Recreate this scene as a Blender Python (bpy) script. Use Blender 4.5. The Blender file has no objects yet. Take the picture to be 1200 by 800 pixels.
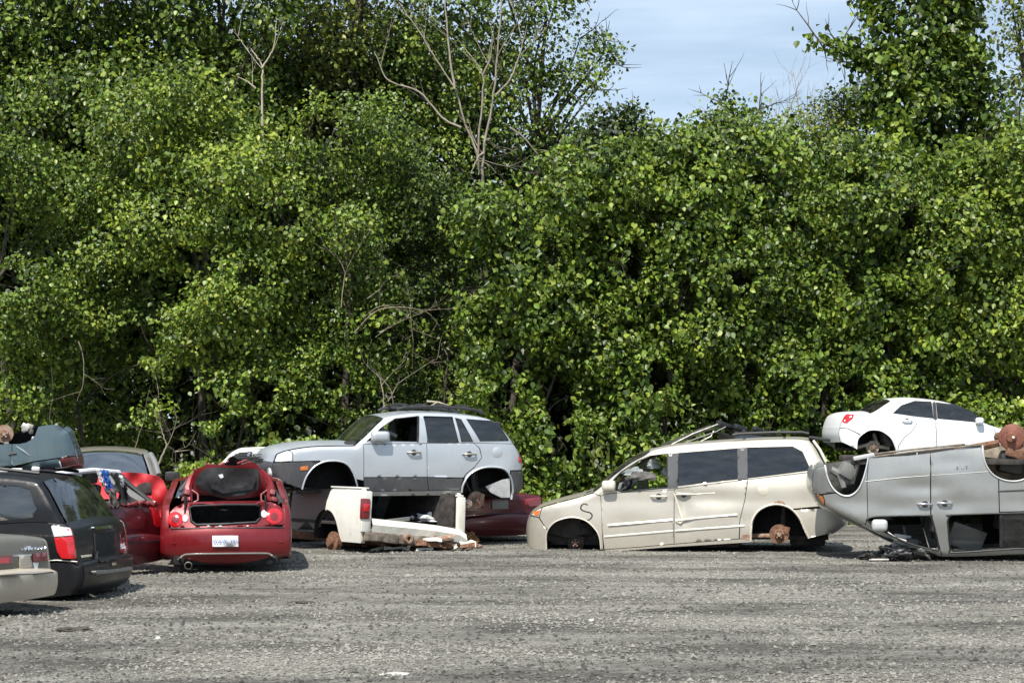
import bpy, bmesh, math, random
import numpy as np
from mathutils import Vector, Matrix, noise
from mathutils.geometry import delaunay_2d_cdt

# ------------------------------------------------------------------ camera, sky, sun
scene = bpy.context.scene
COL = scene.collection
F_PX, CU, CV, CAM_H = 2200.0, 600.0, 511.0, 1.75      # focal length and horizon in 1200 px units, eye height

cam_data = bpy.data.cameras.new("camera")
cam = bpy.data.objects.new("camera", cam_data)
COL.objects.link(cam)
cam.location = (0, 0, CAM_H)
cam.rotation_euler = (math.radians(90), 0, 0)
cam_data.sensor_width = 36.0
cam_data.lens = 36.0 * F_PX / 1200.0
cam_data.shift_y = (CV - 400.0) / 1200.0
cam_data.clip_start = 0.1
cam_data.clip_end = 3000.0
scene.camera = cam

SUN_EL, SUN_AZ = math.radians(57), math.radians(-159)   # azimuth from +Y towards +X: sun behind the camera, to the left
world = bpy.data.worlds.new("World")
scene.world = world
world.use_nodes = True
wn, wl = world.node_tree.nodes, world.node_tree.links
bg = wn["Background"]
sky = wn.new("ShaderNodeTexSky")
sky.sky_type = 'NISHITA'
sky.sun_disc = False
sky.sun_elevation = SUN_EL
sky.sun_rotation = SUN_AZ
sky.air_density = 1.0
sky.dust_density = 0.6
sky.ozone_density = 2.0
# thin streaky high cloud over the whole sky
tc = wn.new("ShaderNodeTexCoord")
mp = wn.new("ShaderNodeMapping"); mp.inputs['Scale'].default_value = (1.6, 1.6, 13.0)
mp.inputs['Rotation'].default_value = (0.05, 0.03, 0)
nz = wn.new("ShaderNodeTexNoise"); nz.inputs['Scale'].default_value = 2.6; nz.inputs['Detail'].default_value = 6; nz.inputs['Roughness'].default_value = .55
rmp = wn.new("ShaderNodeValToRGB")
rmp.color_ramp.elements[0].position = .3; rmp.color_ramp.elements[0].color = (.30, .30, .30, 1)
rmp.color_ramp.elements[1].position = .75; rmp.color_ramp.elements[1].color = (.95, .95, .95, 1)
mix = wn.new("ShaderNodeMixRGB"); mix.inputs['Color2'].default_value = (7.0, 8.5, 10.3, 1)
wl.new(tc.outputs['Generated'], mp.inputs['Vector']); wl.new(mp.outputs['Vector'], nz.inputs['Vector'])
wl.new(nz.outputs['Fac'], rmp.inputs['Fac']); wl.new(rmp.outputs['Color'], mix.inputs['Fac'])
wl.new(sky.outputs['Color'], mix.inputs['Color1']); wl.new(mix.outputs['Color'], bg.inputs['Color'])
bg.inputs['Strength'].default_value = 0.083

sun_data = bpy.data.lights.new("sun", 'SUN')
sun_data.energy = 5.0
sun_data.angle = math.radians(0.5)
sun_data.color = (1.0, 0.955, 0.88)
sun = bpy.data.objects.new("sun", sun_data)
COL.objects.link(sun)
sdir = Vector((math.sin(SUN_AZ) * math.cos(SUN_EL), math.cos(SUN_AZ) * math.cos(SUN_EL), math.sin(SUN_EL)))
sun.rotation_euler = sdir.to_track_quat('Z', 'Y').to_euler()
sun.location = sdir * 60

vs = scene.view_settings
vs.view_transform = 'Standard'; vs.look = 'None'; vs.gamma = 1.0; vs.use_curve_mapping = False
vs.exposure = 0.46
scene.cycles.max_bounces = 7
scene.cycles.diffuse_bounces = 2
scene.cycles.transparent_max_bounces = 12

rnd = random.Random(7)
rng = np.random.default_rng(11)

# ------------------------------------------------------------------ materials
MATS = {}
def newmat(name):
    m = bpy.data.materials.new(name); m.use_nodes = True
    MATS[name] = m
    return m, m.node_tree.nodes, m.node_tree.links, m.node_tree.nodes['Principled BSDF']

def noise_node(N, L, scale, detail=4, rough=.6, vec=None, dist=0.0):
    n = N.new("ShaderNodeTexNoise"); n.inputs['Scale'].default_value = scale
    n.inputs['Detail'].default_value = detail; n.inputs['Roughness'].default_value = rough
    n.inputs['Distortion'].default_value = dist
    if vec is not None: L.new(vec, n.inputs['Vector'])
    return n
def ramp(N, L, src, p0, p1, c0=(0, 0, 0, 1), c1=(1, 1, 1, 1)):
    r = N.new("ShaderNodeValToRGB")
    r.color_ramp.elements[0].position = p0; r.color_ramp.elements[0].color = c0
    r.color_ramp.elements[1].position = p1; r.color_ramp.elements[1].color = c1
    L.new(src, r.inputs['Fac'])
    return r
def mixc(N, L, fac, a, b):
    m = N.new("ShaderNodeMixRGB")
    for sock, val in ((m.inputs['Fac'], fac), (m.inputs['Color1'], a), (m.inputs['Color2'], b)):
        if isinstance(val, (int, float)): sock.default_value = val
        elif isinstance(val, tuple): sock.default_value = val if len(val) == 4 else (*val, 1)
        else: L.new(val, sock)
    return m

def paint(name, col, metal=.3, rough=.32, dust=.3, coat=.6, dustcol=(.30, .27, .22), rust=0.0, spec=.5):
    """weathered car paint: dust film, scuffs and wavy dents"""
    m, N, L, B = newmat(name)
    co = N.new("ShaderNodeTexCoord")
    n1 = noise_node(N, L, 2.2, 7, .65, co.outputs['Object'])
    n2 = noise_node(N, L, 24, 5, .7, co.outputs['Object'])
    mpp = N.new("ShaderNodeMapping"); mpp.inputs['Scale'].default_value = (9, 9, 1.0)
    L.new(co.outputs['Object'], mpp.inputs['Vector'])
    n3 = noise_node(N, L, 3, 5, .7, mpp.outputs['Vector'])       # rain streaks
    add = N.new("ShaderNodeMath"); add.operation = 'MULTIPLY'
    L.new(n1.outputs['Fac'], add.inputs[0]); L.new(n3.outputs['Fac'], add.inputs[1])
    r = ramp(N, L, add.outputs[0], .16, .42, (0, 0, 0, 1), (dust, dust, dust, 1))
    c = mixc(N, L, r.outputs['Color'], col, dustcol)
    n4 = noise_node(N, L, 7.0, 8, .75, co.outputs['Object'])
    gr = ramp(N, L, n4.outputs['Fac'], .52, .70, (0, 0, 0, 1), (min(1, dust * 1.2),) * 3 + (1,))
    c = mixc(N, L, gr.outputs['Color'], c.outputs['Color'], tuple(k * .55 for k in dustcol))      # grime spots
    if rust:
        rr = ramp(N, L, n2.outputs['Fac'], .66, .72, (0, 0, 0, 1), (rust, rust, rust, 1))
        c = mixc(N, L, rr.outputs['Color'], c.outputs['Color'], (.16, .06, .025))
    L.new(c.outputs['Color'], B.inputs['Base Color'])
    B.inputs['Metallic'].default_value = metal
    rr2 = ramp(N, L, add.outputs[0], .1, .5, (rough, rough, rough, 1), (rough + .3,) * 3 + (1,))
    L.new(rr2.outputs['Color'], B.inputs['Roughness'])
    B.inputs['Coat Weight'].default_value = coat; B.inputs['Specular IOR Level'].default_value = spec
    B.inputs['Coat Roughness'].default_value = .12
    bp = N.new("ShaderNodeBump"); bp.inputs['Strength'].default_value = .12; bp.inputs['Distance'].default_value = .02
    L.new(n1.outputs['Fac'], bp.inputs['Height']); L.new(bp.outputs['Normal'], B.inputs['Normal'])
    return m

def plain(name, col, rough=.7, metal=0.0, var=.25, scale=14, bump=.2, col2=None, spec=.5):
    m, N, L, B = newmat(name)
    co = N.new("ShaderNodeTexCoord")
    n = noise_node(N, L, scale, 6, .65, co.outputs['Object'])
    c2 = col2 or tuple(min(1, c * (1 + var * 2)) for c in col)
    c1 = col if col2 else tuple(c * (1 - var) for c in col)
    r = ramp(N, L, n.outputs['Fac'], .35, .68, (*c1, 1), (*c2, 1))
    L.new(r.outputs['Color'], B.inputs['Base Color'])
    B.inputs['Roughness'].default_value = rough; B.inputs['Metallic'].default_value = metal
    B.inputs['Specular IOR Level'].default_value = spec
    if bump:
        bp = N.new("ShaderNodeBump"); bp.inputs['Strength'].default_value = bump; bp.inputs['Distance'].default_value = .01
        L.new(n.outputs['Fac'], bp.inputs['Height']); L.new(bp.outputs['Normal'], B.inputs['Normal'])
    return m

def glass(name, tint, refl=.09, rough=.02, dirt=.05):
    m, N, L, B = newmat(name)
    N.remove(B); out = N['Material Output']
    tr = N.new("ShaderNodeBsdfTransparent"); tr.inputs['Color'].default_value = (*tint, 1)
    gl = N.new("ShaderNodeBsdfGlossy"); gl.inputs['Roughness'].default_value = rough; gl.inputs['Color'].default_value = (.9, .95, 1, 1)
    df = N.new("ShaderNodeBsdfDiffuse"); df.inputs['Color'].default_value = (.3, .29, .26, 1)
    fr = N.new("ShaderNodeFresnel"); fr.inputs['IOR'].default_value = 1.5
    co = N.new("ShaderNodeTexCoord")
    mpp = N.new("ShaderNodeMapping"); mpp.inputs['Scale'].default_value = (1, 1, 4)
    L.new(co.outputs['Object'], mpp.inputs['Vector'])
    n = noise_node(N, L, 2.5, 4, .6, mpp.outputs['Vector'])
    bp = N.new("ShaderNodeBump"); bp.inputs['Strength'].default_value = .10; bp.inputs['Distance'].default_value = .02
    L.new(n.outputs['Fac'], bp.inputs['Height'])
    L.new(bp.outputs['Normal'], gl.inputs['Normal']); L.new(bp.outputs['Normal'], fr.inputs['Normal'])
    ad = N.new("ShaderNodeMath"); ad.operation = 'ADD'; ad.inputs[1].default_value = refl; ad.use_clamp = True
    L.new(fr.outputs[0], ad.inputs[0])
    mx = N.new("ShaderNodeMixShader"); L.new(ad.outputs[0], mx.inputs[0]); L.new(tr.outputs[0], mx.inputs[1]); L.new(gl.outputs[0], mx.inputs[2])
    r = ramp(N, L, n.outputs['Fac'], .4, .8, (dirt * .3,) * 3 + (1,), (dirt * 2,) * 3 + (1,))
    mx2 = N.new("ShaderNodeMixShader"); L.new(r.outputs['Color'], mx2.inputs[0]); L.new(mx.outputs[0], mx2.inputs[1]); L.new(df.outputs[0], mx2.inputs[2])
    L.new(mx2.outputs[0], out.inputs['Surface'])
    return m

def lens_mat(name, col, rough=.15):
    m, N, L, B = newmat(name)
    co = N.new("ShaderNodeTexCoord")
    w = N.new("ShaderNodeTexWave"); w.inputs['Scale'].default_value = 14; w.bands_direction = 'Z'
    w.inputs['Distortion'].default_value = 1.2
    L.new(co.outputs['Object'], w.inputs['Vector'])
    c = ramp(N, L, w.outputs['Fac'], .2, .9, tuple(k * .72 for k in col) + (1,), (*col, 1))
    L.new(c.outputs['Color'], B.inputs['Base Color'])
    B.inputs['Roughness'].default_value = rough; B.inputs['Coat Weight'].default_value = 1; B.inputs['Coat Roughness'].default_value = .05
    return m

M_silver = paint("silver_paint", (.52, .55, .58), .5, .34, .08)
M_silverdark = paint("grey_cladding", (.05, .054, .06), .0, .5, .14, .1)
M_cham = paint("champagne_paint", (.56, .52, .44), .45, .34, .13)
M_chamlight = paint("champagne_trim", (.70, .65, .54), .2, .4, .15)
M_grey = paint("warm_grey_paint", (.38, .385, .37), .6, .30, .14)
M_greytrim = paint("dull_grey_trim", (.16, .165, .16), .2, .5, .4)
M_white = paint("white_paint", (.80, .81, .82), .0, .35, .06)
M_truckwhite = paint("aged_white_paint", (.78, .77, .70), .0, .4, .22, .4, (.42, .36, .24), .35)
M_red = paint("deep_red_paint", (.175, .004, .008), .25, .28, .03, .55, (.2, .07, .06))
M_darkred = paint("maroon_paint", (.085, .003, .007), .3, .35, .04, .6, (.16, .09, .08))
M_brightred = paint("bright_red_paint", (.50, .012, .018), .05, .4, .08, .5)
M_black = paint("black_paint", (.005, .0055, .007), .0, .30, .02, .2, (.1, .095, .09), 0, .3)
M_teal = paint("blue_grey_paint", (.085, .135, .16), .3, .42, .2, .4)
M_tan = paint("bronze_paint", (.54, .47, .37), .35, .4, .16)
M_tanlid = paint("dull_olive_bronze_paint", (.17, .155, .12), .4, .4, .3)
M_trim = plain("black_plastic", (.018, .018, .019), .55, 0, .4)
M_liner = plain("dark_liner", (.010, .010, .010), .9, 0, .5, bump=.3)
M_under = plain("underbody_metal", (.035, .03, .027), .85, .1, .5, 9, .5)
M_rust = plain("rusty_steel", (.11, .045, .022), .85, .15, .3, 18, .6, (.28, .16, .10))
M_rustlight = plain("light_rusty_steel", (.22, .10, .055), .8, .25, .3, 14, .6, (.42, .32, .25))
M_steel = plain("worn_steel", (.32, .30, .27), .45, .7, .35, 16, .3)
M_chrome = plain("chrome", (.75, .75, .76), .15, 1.0, .05, 8, 0)
M_glassdark = glass("tinted_window", (.035, .04, .045), .09)
M_glass = glass("window_glass", (.42, .47, .46), .10, .02, .08)
M_glassblue = glass("blue_windscreen", (.09, .13, .17), .22, .05, .06)
M_lensred = lens_mat("red_lens", (.62, .012, .018))
M_lensdark = lens_mat("dark_red_lens", (.22, .02, .022))
M_lensclear = lens_mat("clear_lens", (.72, .74, .74))
M_lensamber = lens_mat("amber_lens", (.72, .20, .04))
M_seat = plain("grey_seat_fabric", (.10, .095, .088), .9, 0, .3)
M_seatdark = plain("dark_seat_fabric", (.02, .02, .022), .9, 0, .3)
M_airbag = plain("white_cloth", (.62, .62, .62), .8, 0, .1)
M_blue = plain("blue_cloth", (.03, .12, .42), .8, 0, .2)
M_plate = plain("plate_white", (.78, .80, .84), .4, 0, .04, 5, 0)
M_plateblue = plain("plate_blue", (.05, .12, .40), .5, 0, .05, 5, 0)
M_insul = plain("pale_insulation", (.55, .52, .46), .9, 0, .3, 20, .6, (.72, .70, .64))
M_whitebare = plain("scraped_white_steel", (.66, .63, .52), .6, 0, .3, 9, .5, (.80, .78, .70))

# ------------------------------------------------------------------ mesh helpers
def tag(o, label=None, cat=None, group=None, kind=None):
    if label: o["label"] = label
    if cat: o["category"] = cat
    if group: o["group"] = group
    if kind: o["kind"] = kind
    return o

def mk(name, V, Fc, mat, parent=None, smooth=True):
    me = bpy.data.meshes.new(name)
    me.from_pydata([tuple(v) for v in V], [], Fc)
    if smooth: me.shade_smooth()
    me.materials.append(mat)
    o = bpy.data.objects.new(name, me); COL.objects.link(o)
    if parent: o.parent = parent
    return o

class MB:
    """collects simple shapes into one mesh"""
    def __init__(s): s.V = []; s.F = []
    def add(s, V, Fc):
        b = len(s.V); s.V += [tuple(v) for v in V]; s.F += [tuple(i + b for i in f) for f in Fc]; return s
    def box(s, c, size, rot=(0, 0, 0), bev=.0, seg=2):
        bm = bmesh.new(); bmesh.ops.create_cube(bm, size=1)
        for v in bm.verts: v.co = Vector((v.co.x * size[0], v.co.y * size[1], v.co.z * size[2]))
        if bev: bmesh.ops.bevel(bm, geom=bm.edges[:], offset=min(bev, min(size) * .45), segments=seg, affect='EDGES', profile=.6)
        Mx = Matrix.Translation(c) @ Matrix.Rotation(rot[2], 4, 'Z') @ Matrix.Rotation(rot[1], 4, 'Y') @ Matrix.Rotation(rot[0], 4, 'X')
        bm.verts.index_update()
        s.add([Mx @ v.co for v in bm.verts], [[v.index for v in f.verts] for f in bm.faces]); bm.free(); return s
    def tube(s, pts, r, n=8, cap=True):
        pts = [Vector(p) for p in pts]; m = len(pts)
        rs = r if isinstance(r, (list, tuple)) else [r] * m
        V = []; Fc = []; up = Vector((0, 0, 1)); prev = None
        for i, p in enumerate(pts):
            t = (pts[min(i + 1, m - 1)] - pts[max(i - 1, 0)])
            t = t.normalized() if t.length > 1e-9 else Vector((0, 0, 1))
            if prev is None:
                a = t.cross(up if abs(t.z) < .9 else Vector((1, 0, 0))).normalized()
            else:
                a = (prev - t * prev.dot(t)).normalized()
            prev = a; b = t.cross(a)
            for k in range(n):
                an = 2 * math.pi * k / n
                V.append(p + (a * math.cos(an) + b * math.sin(an)) * rs[i])
        for i in range(m - 1):
            for k in range(n):
                k2 = (k + 1) % n
                Fc.append((i * n + k, i * n + k2, (i + 1) * n + k2, (i + 1) * n + k))
        if cap: Fc.append(tuple(range(n))[::-1]); Fc.append(tuple(range((m - 1) * n, m * n)))
        return s.add(V, Fc)
    def lathe(s, prof, c, axis=(0, 1, 0), n=24):
        """prof: list of (radius, distance along axis)"""
        ax = Vector(axis).normalized(); a = ax.cross(Vector((0, 0, 1)) if abs(ax.z) < .9 else Vector((1, 0, 0))).normalized(); b = ax.cross(a); c = Vector(c)
        V = []; Fc = []
        for (r, h) in prof:
            for k in range(n):
                an = 2 * math.pi * k / n
                V.append(c + ax * h + (a * math.cos(an) + b * math.sin(an)) * r)
        for i in range(len(prof) - 1):
            for k in range(n):
                k2 = (k + 1) % n
                Fc.append((i * n + k, i * n + k2, (i + 1) * n + k2, (i + 1) * n + k))
        return s.add(V, Fc)
    def build(s, name, mat, parent=None, smooth=True, auto=35):
        o = mk(name, s.V, s.F, mat, parent, smooth)
        if smooth and auto: o.data.set_sharp_from_angle(angle=math.radians(auto))
        return o

def at(u, v, Y):
    """point at distance Y seen at photograph pixel (u, v)"""
    return Vector(((u - CU) / F_PX * Y, Y, CAM_H - (v - CV) / F_PX * Y))
def ground_at(u, v):
    Y = CAM_H * F_PX / (v - CV)
    return Vector(((u - CU) / F_PX * Y, Y, 0))

def cr(pts, n=6):
    """Catmull-Rom smoothing of an open polyline"""
    P = [np.array(p, float) for p in pts]
    if len(P) < 3: return [tuple(p) for p in P]
    P = [2 * P[0] - P[1]] + P + [2 * P[-1] - P[-2]]
    out = []
    for i in range(1, len(P) - 2):
        for k in range(n):
            t = k / n
            out.append(tuple(.5 * ((2 * P[i]) + (-P[i-1] + P[i+1]) * t + (2*P[i-1] - 5*P[i] + 4*P[i+1] - P[i+2]) * t*t + (-P[i-1] + 3*P[i] - 3*P[i+1] + P[i+2]) * t**3)))
    out.append(tuple(P[-2]))
    return out

def resample(pts, res, closed=False):
    P = [np.array(p, float) for p in pts]
    if closed: P = P + [P[0]]
    out = []
    for a, b in zip(P[:-1], P[1:]):
        n = max(1, int(math.ceil(np.linalg.norm(b - a) / res)))
        for k in range(n): out.append(a + (b - a) * k / n)
    if not closed: out.append(P[-1])
    return np.array(out)

def in_poly(pts, poly):
    x, y = pts[:, 0], pts[:, 1]; n = len(poly); ins = np.zeros(len(pts), bool); j = n - 1
    for i in range(n):
        xi, yi = poly[i]; xj, yj = poly[j]
        if yi != yj:
            c = ((yi > y) != (yj > y)) & (x < (xj - xi) * (y - yi) / (yj - yi) + xi)
            ins ^= c
        j = i
    return ins

def dist_poly(pts, line):
    """distance of each point to a polyline (m,2)"""
    d = np.full(len(pts), 1e9)
    for a, b in zip(line[:-1], line[1:]):
        ab = b - a; l2 = max(ab @ ab, 1e-12)
        t = np.clip(((pts - a) @ ab) / l2, 0, 1)
        q = a + t[:, None] * ab
        d = np.minimum(d, np.hypot(*(pts - q).T))
    return d

def triangulate(outer, holes, res, extra=None):
    """outer, holes: (n,2) arrays. returns pts (n,2), tris, boundary edges (oriented)"""
    loops = [resample(outer, res, True)] + [resample(h, res, True) for h in holes]
    pts = []; edges = []
    for lp in loops:
        b = len(pts); n = len(lp)
        pts += [tuple(p) for p in lp]; edges += [(b + i, b + (i + 1) % n) for i in range(n)]
    lo = np.min(loops[0], 0); hi = np.max(loops[0], 0)
    gx = np.arange(lo[0], hi[0], res); gy = np.arange(lo[1], hi[1], res * .87)
    G = np.array([(x + (res / 2 if j % 2 else 0), y) for j, y in enumerate(gy) for x in gx]) if len(gx) and len(gy) else np.zeros((0, 2))
    if extra is not None and len(extra):
        e = extra; G = np.vstack([G, e]) if len(G) else e
    if len(G):
        k = in_poly(G, loops[0])
        for h in loops[1:]: k &= ~in_poly(G, h)
        G = G[k]
        if len(G):
            d = np.full(len(G), 1e9)
            for lp in loops: d = np.minimum(d, dist_poly(G, np.vstack([lp, lp[:1]])))
            G = G[d > res * .22]
            pts += [tuple(p) for p in G]
    r = delaunay_2d_cdt([Vector(p) for p in pts], edges, [], 0, 1e-5)
    V = np.array([tuple(v) for v in r[0]]); T = [tuple(f) for f in r[2]]
    c = np.array([V[list(f)].mean(0) for f in T])
    k = in_poly(c, loops[0])
    for h in loops[1:]: k &= ~in_poly(c, h)
    tris = []
    for f, ok in zip(T, k):
        if not ok: continue
        a, b, cc = V[f[0]], V[f[1]], V[f[2]]
        ar = (b[0]-a[0])*(cc[1]-a[1]) - (b[1]-a[1])*(cc[0]-a[0])
        if abs(ar) < 1e-9: continue
        tris.append(f if ar > 0 else (f[0], f[2], f[1]))
    cnt = {}
    for f in tris:
        for i in range(3): cnt[(f[i], f[(i + 1) % 3])] = 1
    bnd = [e for e in cnt if (e[1], e[0]) not in cnt]
    return V, tris, bnd
# ------------------------------------------------------------------ car bodies
ALLCARS = []
class Car:
    """Local frame: x along the body, y across it (near side at -W), z up. Side shapes are read off the photograph
    through self.px(), which intersects the view ray with the car's own side surface."""
    def __init__(s, name, label, cat, u, Y, yaw, W, z0=0.0, v=None, group=None, tum=.30, zb=.75, tL=.30, lL=.7, tR=.25, lR=.6,
                 bul=.05, zm=.45, flip=None, fil=.07, roll=0.0):
        s.e = bpy.data.objects.new(name, None); COL.objects.link(s.e); s.e.empty_display_size = .3
        tag(s.e, label, cat, group)
        s.W, s.tum, s.zb, s.tL, s.lL, s.tR, s.lR, s.bul, s.zm, s.flip, s.fil = W, tum, zb, tL, lL, tR, lR, bul, zm, flip, fil
        s.R = Matrix.Rotation(math.radians(yaw), 3, 'Z') @ Matrix.Rotation(math.radians(roll), 3, 'X')
        anchor = Vector(((u - CU) / F_PX * Y, Y, z0))
        s.loc = anchor - s.R @ Vector((0, -W, 0))
        s.e.matrix_world = Matrix.Translation(s.loc) @ s.R.to_4x4()
        ALLCARS.append(s)
        s.dents = []; s.xL, s.xR = -9., 9.
        s.outline = None
    def ray(s, u, v):
        Rt = s.R.transposed(); o = Rt @ (Vector((0, 0, CAM_H)) - s.loc); d = Rt @ Vector(((u - CU) / F_PX, 1, -(v - CV) / F_PX))
        return o, d
    def px(s, u, v):
        o, d = s.ray(u, v); y = -s.W
        for _ in range(5):
            t = (y - o.y) / d.y; p = o + d * t
            y = -float(s.wb(np.array([p.x]), np.array([p.z]))[0])
        return (p.x, p.z)
    def pxs(s, pts): return [s.px(*p) for p in pts]
    def wb(s, x, z):
        zz = z if s.flip is None else s.flip - z
        w = s.W - s.bul * np.minimum(np.abs((zz - s.zm) / .5), 1.2) ** 2 * (zz < s.zm + .3)
        d = zz - s.zb
        w = w - s.tum * (np.sqrt(d * d + .0025) + d) * .5 - s.bul * .36 * (zz >= s.zm + .3) * 1.0
        tl = np.clip((s.xL + s.lL - x) / s.lL, 0, 1); tr = np.clip((x - s.xR + s.lR) / s.lR, 0, 1)
        w = w - s.tL * tl ** 2.6 - s.tR * tr ** 2.6
        for (dx, dz, sx, sz, dep) in s.dents: w = w - dep * np.exp(-((x - dx) / sx) ** 2 - ((z - dz) / sz) ** 2)
        w = w + .0025 * np.sin(x * 5.1 + z * 3) * np.sin(z * 7.3 + 1)
        return np.maximum(w, .12)
    def w(s, x, z):
        w = s.wb(x, z)
        if s.outline is not None:
            d = dist_poly(np.stack([x, z], 1), s.outline); r = s.fil
            k = d < r
            w = np.where(k, w - (r - np.sqrt(np.maximum(0, r * r - (r - np.minimum(d, r)) ** 2))), w)
        return np.maximum(w, .08)
    def set_outline(s, segs, px=True, smooth=5, nsign=1, pull=.8):
        """segs: (name, points, crown, material or None[, half width fraction]) ordered left end -> over the top -> right end"""
        allp = []
        for sg in segs:
            p = s.pxs(sg[1]) if px else list(sg[1])
            allp.append(p)
        flat = [q for p in allp for q in p]
        s.xL = min(q[0] for q in flat); s.xR = max(q[0] for q in flat)
        if px:
            allp = [s.pxs(sg[1]) for sg in segs]
        pts = []; s.segs = []
        for i, p in enumerate(allp):
            if i: p = [pts[-1]] + list(p)
            q = resample(cr(p, smooth), .05)
            a = max(0, len(pts) - 1) if i else 0
            q = [tuple(k) for k in q]
            pts += q[1:] if i else q
            s.segs.append((segs[i][0], a, len(pts) - 1, segs[i][2], segs[i][3], segs[i][4] if len(segs[i]) > 4 else 1.0))
        s.outline = np.array(pts)
        P = s.outline; T = np.gradient(P, axis=0)
        s.nsign = nsign
        Nn = np.stack([-T[:, 1], T[:, 0]], 1) * nsign; Nn /= np.maximum(np.linalg.norm(Nn, axis=1), 1e-9)[:, None]
        for _ in range(2):
            Nn[1:-1] = (Nn[:-2] + 2 * Nn[1:-1] + Nn[2:]) / 4
        Nn /= np.maximum(np.linalg.norm(Nn, axis=1), 1e-9)[:, None]
        s.normals = Nn
        s.crownv = np.zeros(len(P))
        for (_, a, b, c, _, _) in s.segs: s.crownv[a:b + 1] = c
        for _ in range(6): s.crownv[1:-1] = (s.crownv[:-2] + s.crownv[1:-1] * 2 + s.crownv[2:]) / 4
        s.outline0 = s.outline.copy()                                  # as traced; the real edge lies inside by part of the crown
        s.outline = s.outline - s.normals * (s.crownv * pull)[:, None]
    def skin(s, skip=()):
        """the surfaces that run right across the body: bumpers, bonnet, glass, roof, tailgate"""
        out = {}
        vv = np.array([-1, -.985, -.95, -.88, -.75, -.55, -.3, 0, .3, .55, .75, .88, .95, .985, 1.0])
        for (name, a, b, c, mat, frac) in s.segs:
            if mat is None or name in skip: continue
            V = []; Fc = []
            P = s.outline[a:b + 1]; Nn = s.normals[a:b + 1]; C = s.crownv[a:b + 1]
            Wt = s.w(P[:, 0], P[:, 1])
            for i in range(len(P)):
                for v in vv * frac:
                    h = C[i] * (1 - abs(v) ** 2.3)
                    V.append((P[i][0] + Nn[i][0] * h, v * Wt[i], P[i][1] + Nn[i][1] * h))
            m = len(vv)
            for i in range(len(P) - 1):
                for k in range(m - 1):
                    f = (i * m + k, (i + 1) * m + k, (i + 1) * m + k + 1, i * m + k + 1); Fc.append(f if s.nsign > 0 else f[::-1])
            o = mk(name, V, Fc, mat, s.e)
            out.setdefault(name, o)
        return out
    def snap(s, poly, tol=.04):
        """panel corners lying on the body outline follow it exactly"""
        P = s.outline0; Q = s.outline; seg = P[1:] - P[:-1]; out = []; par = []
        for q in poly:
            q = np.array(q); t = np.clip(((q - P[:-1]) * seg).sum(1) / np.maximum((seg ** 2).sum(1), 1e-12), 0, 1)
            pr = P[:-1] + t[:, None] * seg; d = np.hypot(*(pr - q).T); i = int(d.argmin())
            par.append(i + t[i] if d[i] < tol else None)
        n = len(poly)
        for k in range(n):
            a, b = par[k], par[(k + 1) % n]
            if a is None: out.append(np.array(poly[k], float)); continue
            i = min(int(a), len(P) - 2); out.append(Q[i] + (a - i) * (Q[i + 1] - Q[i]))
            if b is not None and abs(b - a) > .5:
                rngi = range(int(math.floor(a)) + 1, int(math.ceil(b))) if b > a else range(int(math.ceil(a)) - 1, int(math.floor(b)), -1)
                for j in rngi: out.append(Q[j])
        snapped = [None if a is None else 1 for a in par]
        return np.array(out)
    @staticmethod
    def shrink(poly, g):
        n = len(poly)
        if n < 3 or g == 0: return poly
        area = .5 * sum(poly[i][0] * poly[(i+1) % n][1] - poly[(i+1) % n][0] * poly[i][1] for i in range(n))
        sg = 1 if area > 0 else -1
        out = []
        for i in range(n):
            a, b, c = poly[i - 1], poly[i], poly[(i + 1) % n]
            e1 = b - a; e2 = c - b; l1 = np.linalg.norm(e1) + 1e-9; l2 = np.linalg.norm(e2) + 1e-9
            n1 = np.array([-e1[1], e1[0]]) / l1 * sg; n2 = np.array([-e2[1], e2[0]]) / l2 * sg
            m = n1 + n2; l = np.linalg.norm(m)
            m = m / l if l > 1e-6 else n1
            out.append(b + m * g / max(.5, m @ n1))
        return np.array(out)
    def side(s, name, poly, mat, holes=(), inset=0.0, gap=.0048, depth=.03, mirror=True, px=True, res=.05, snap=True, both=None, label=None):
        """a pressed panel of the body side; built on the near side and, mirrored, on the far side"""
        poly = np.array(s.pxs(poly) if px else poly); holes = [np.array(s.pxs(h) if px else h) for h in holes]
        if snap and s.outline is not None: poly = s.snap(poly)
        keep = [0]
        for i in range(1, len(poly)):
            if np.linalg.norm(poly[i] - poly[keep[-1]]) > .004: keep.append(i)
        poly = s.shrink(poly[keep], gap)
        extra = None
        if s.outline is not None and inset == 0:
            extra = np.vstack([s.outline - s.normals * d for d in (.012, .035)])
        V2, T, bnd = triangulate(poly, holes, res, extra)
        wv = s.w(V2[:, 0], V2[:, 1]) - inset
        obs = []
        for sgn in ((-1, 1) if mirror else (-1,)):
            V = [(p[0], sgn * ww, p[1]) for p, ww in zip(V2, wv)]
            Fc = [f if sgn < 0 else f[::-1] for f in T]
            if depth:
                idx = {}
                def dup(i, inner):
                    k = (i, inner)
                    if k not in idx:
                        x, y, z = V[i]
                        idx[k] = len(V); V.append((x, y - sgn * (depth if inner else 0), z))
                    return idx[k]
                for a, b in bnd:
                    q = (dup(a, 0), dup(a, 1), dup(b, 1), dup(b, 0))
                    Fc.append(q if sgn < 0 else q[::-1])
            o = mk(name, V, Fc, mat, s.e)
            if label and sgn < 0: o["label"] = label
            obs.append(o)
        return obs
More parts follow.
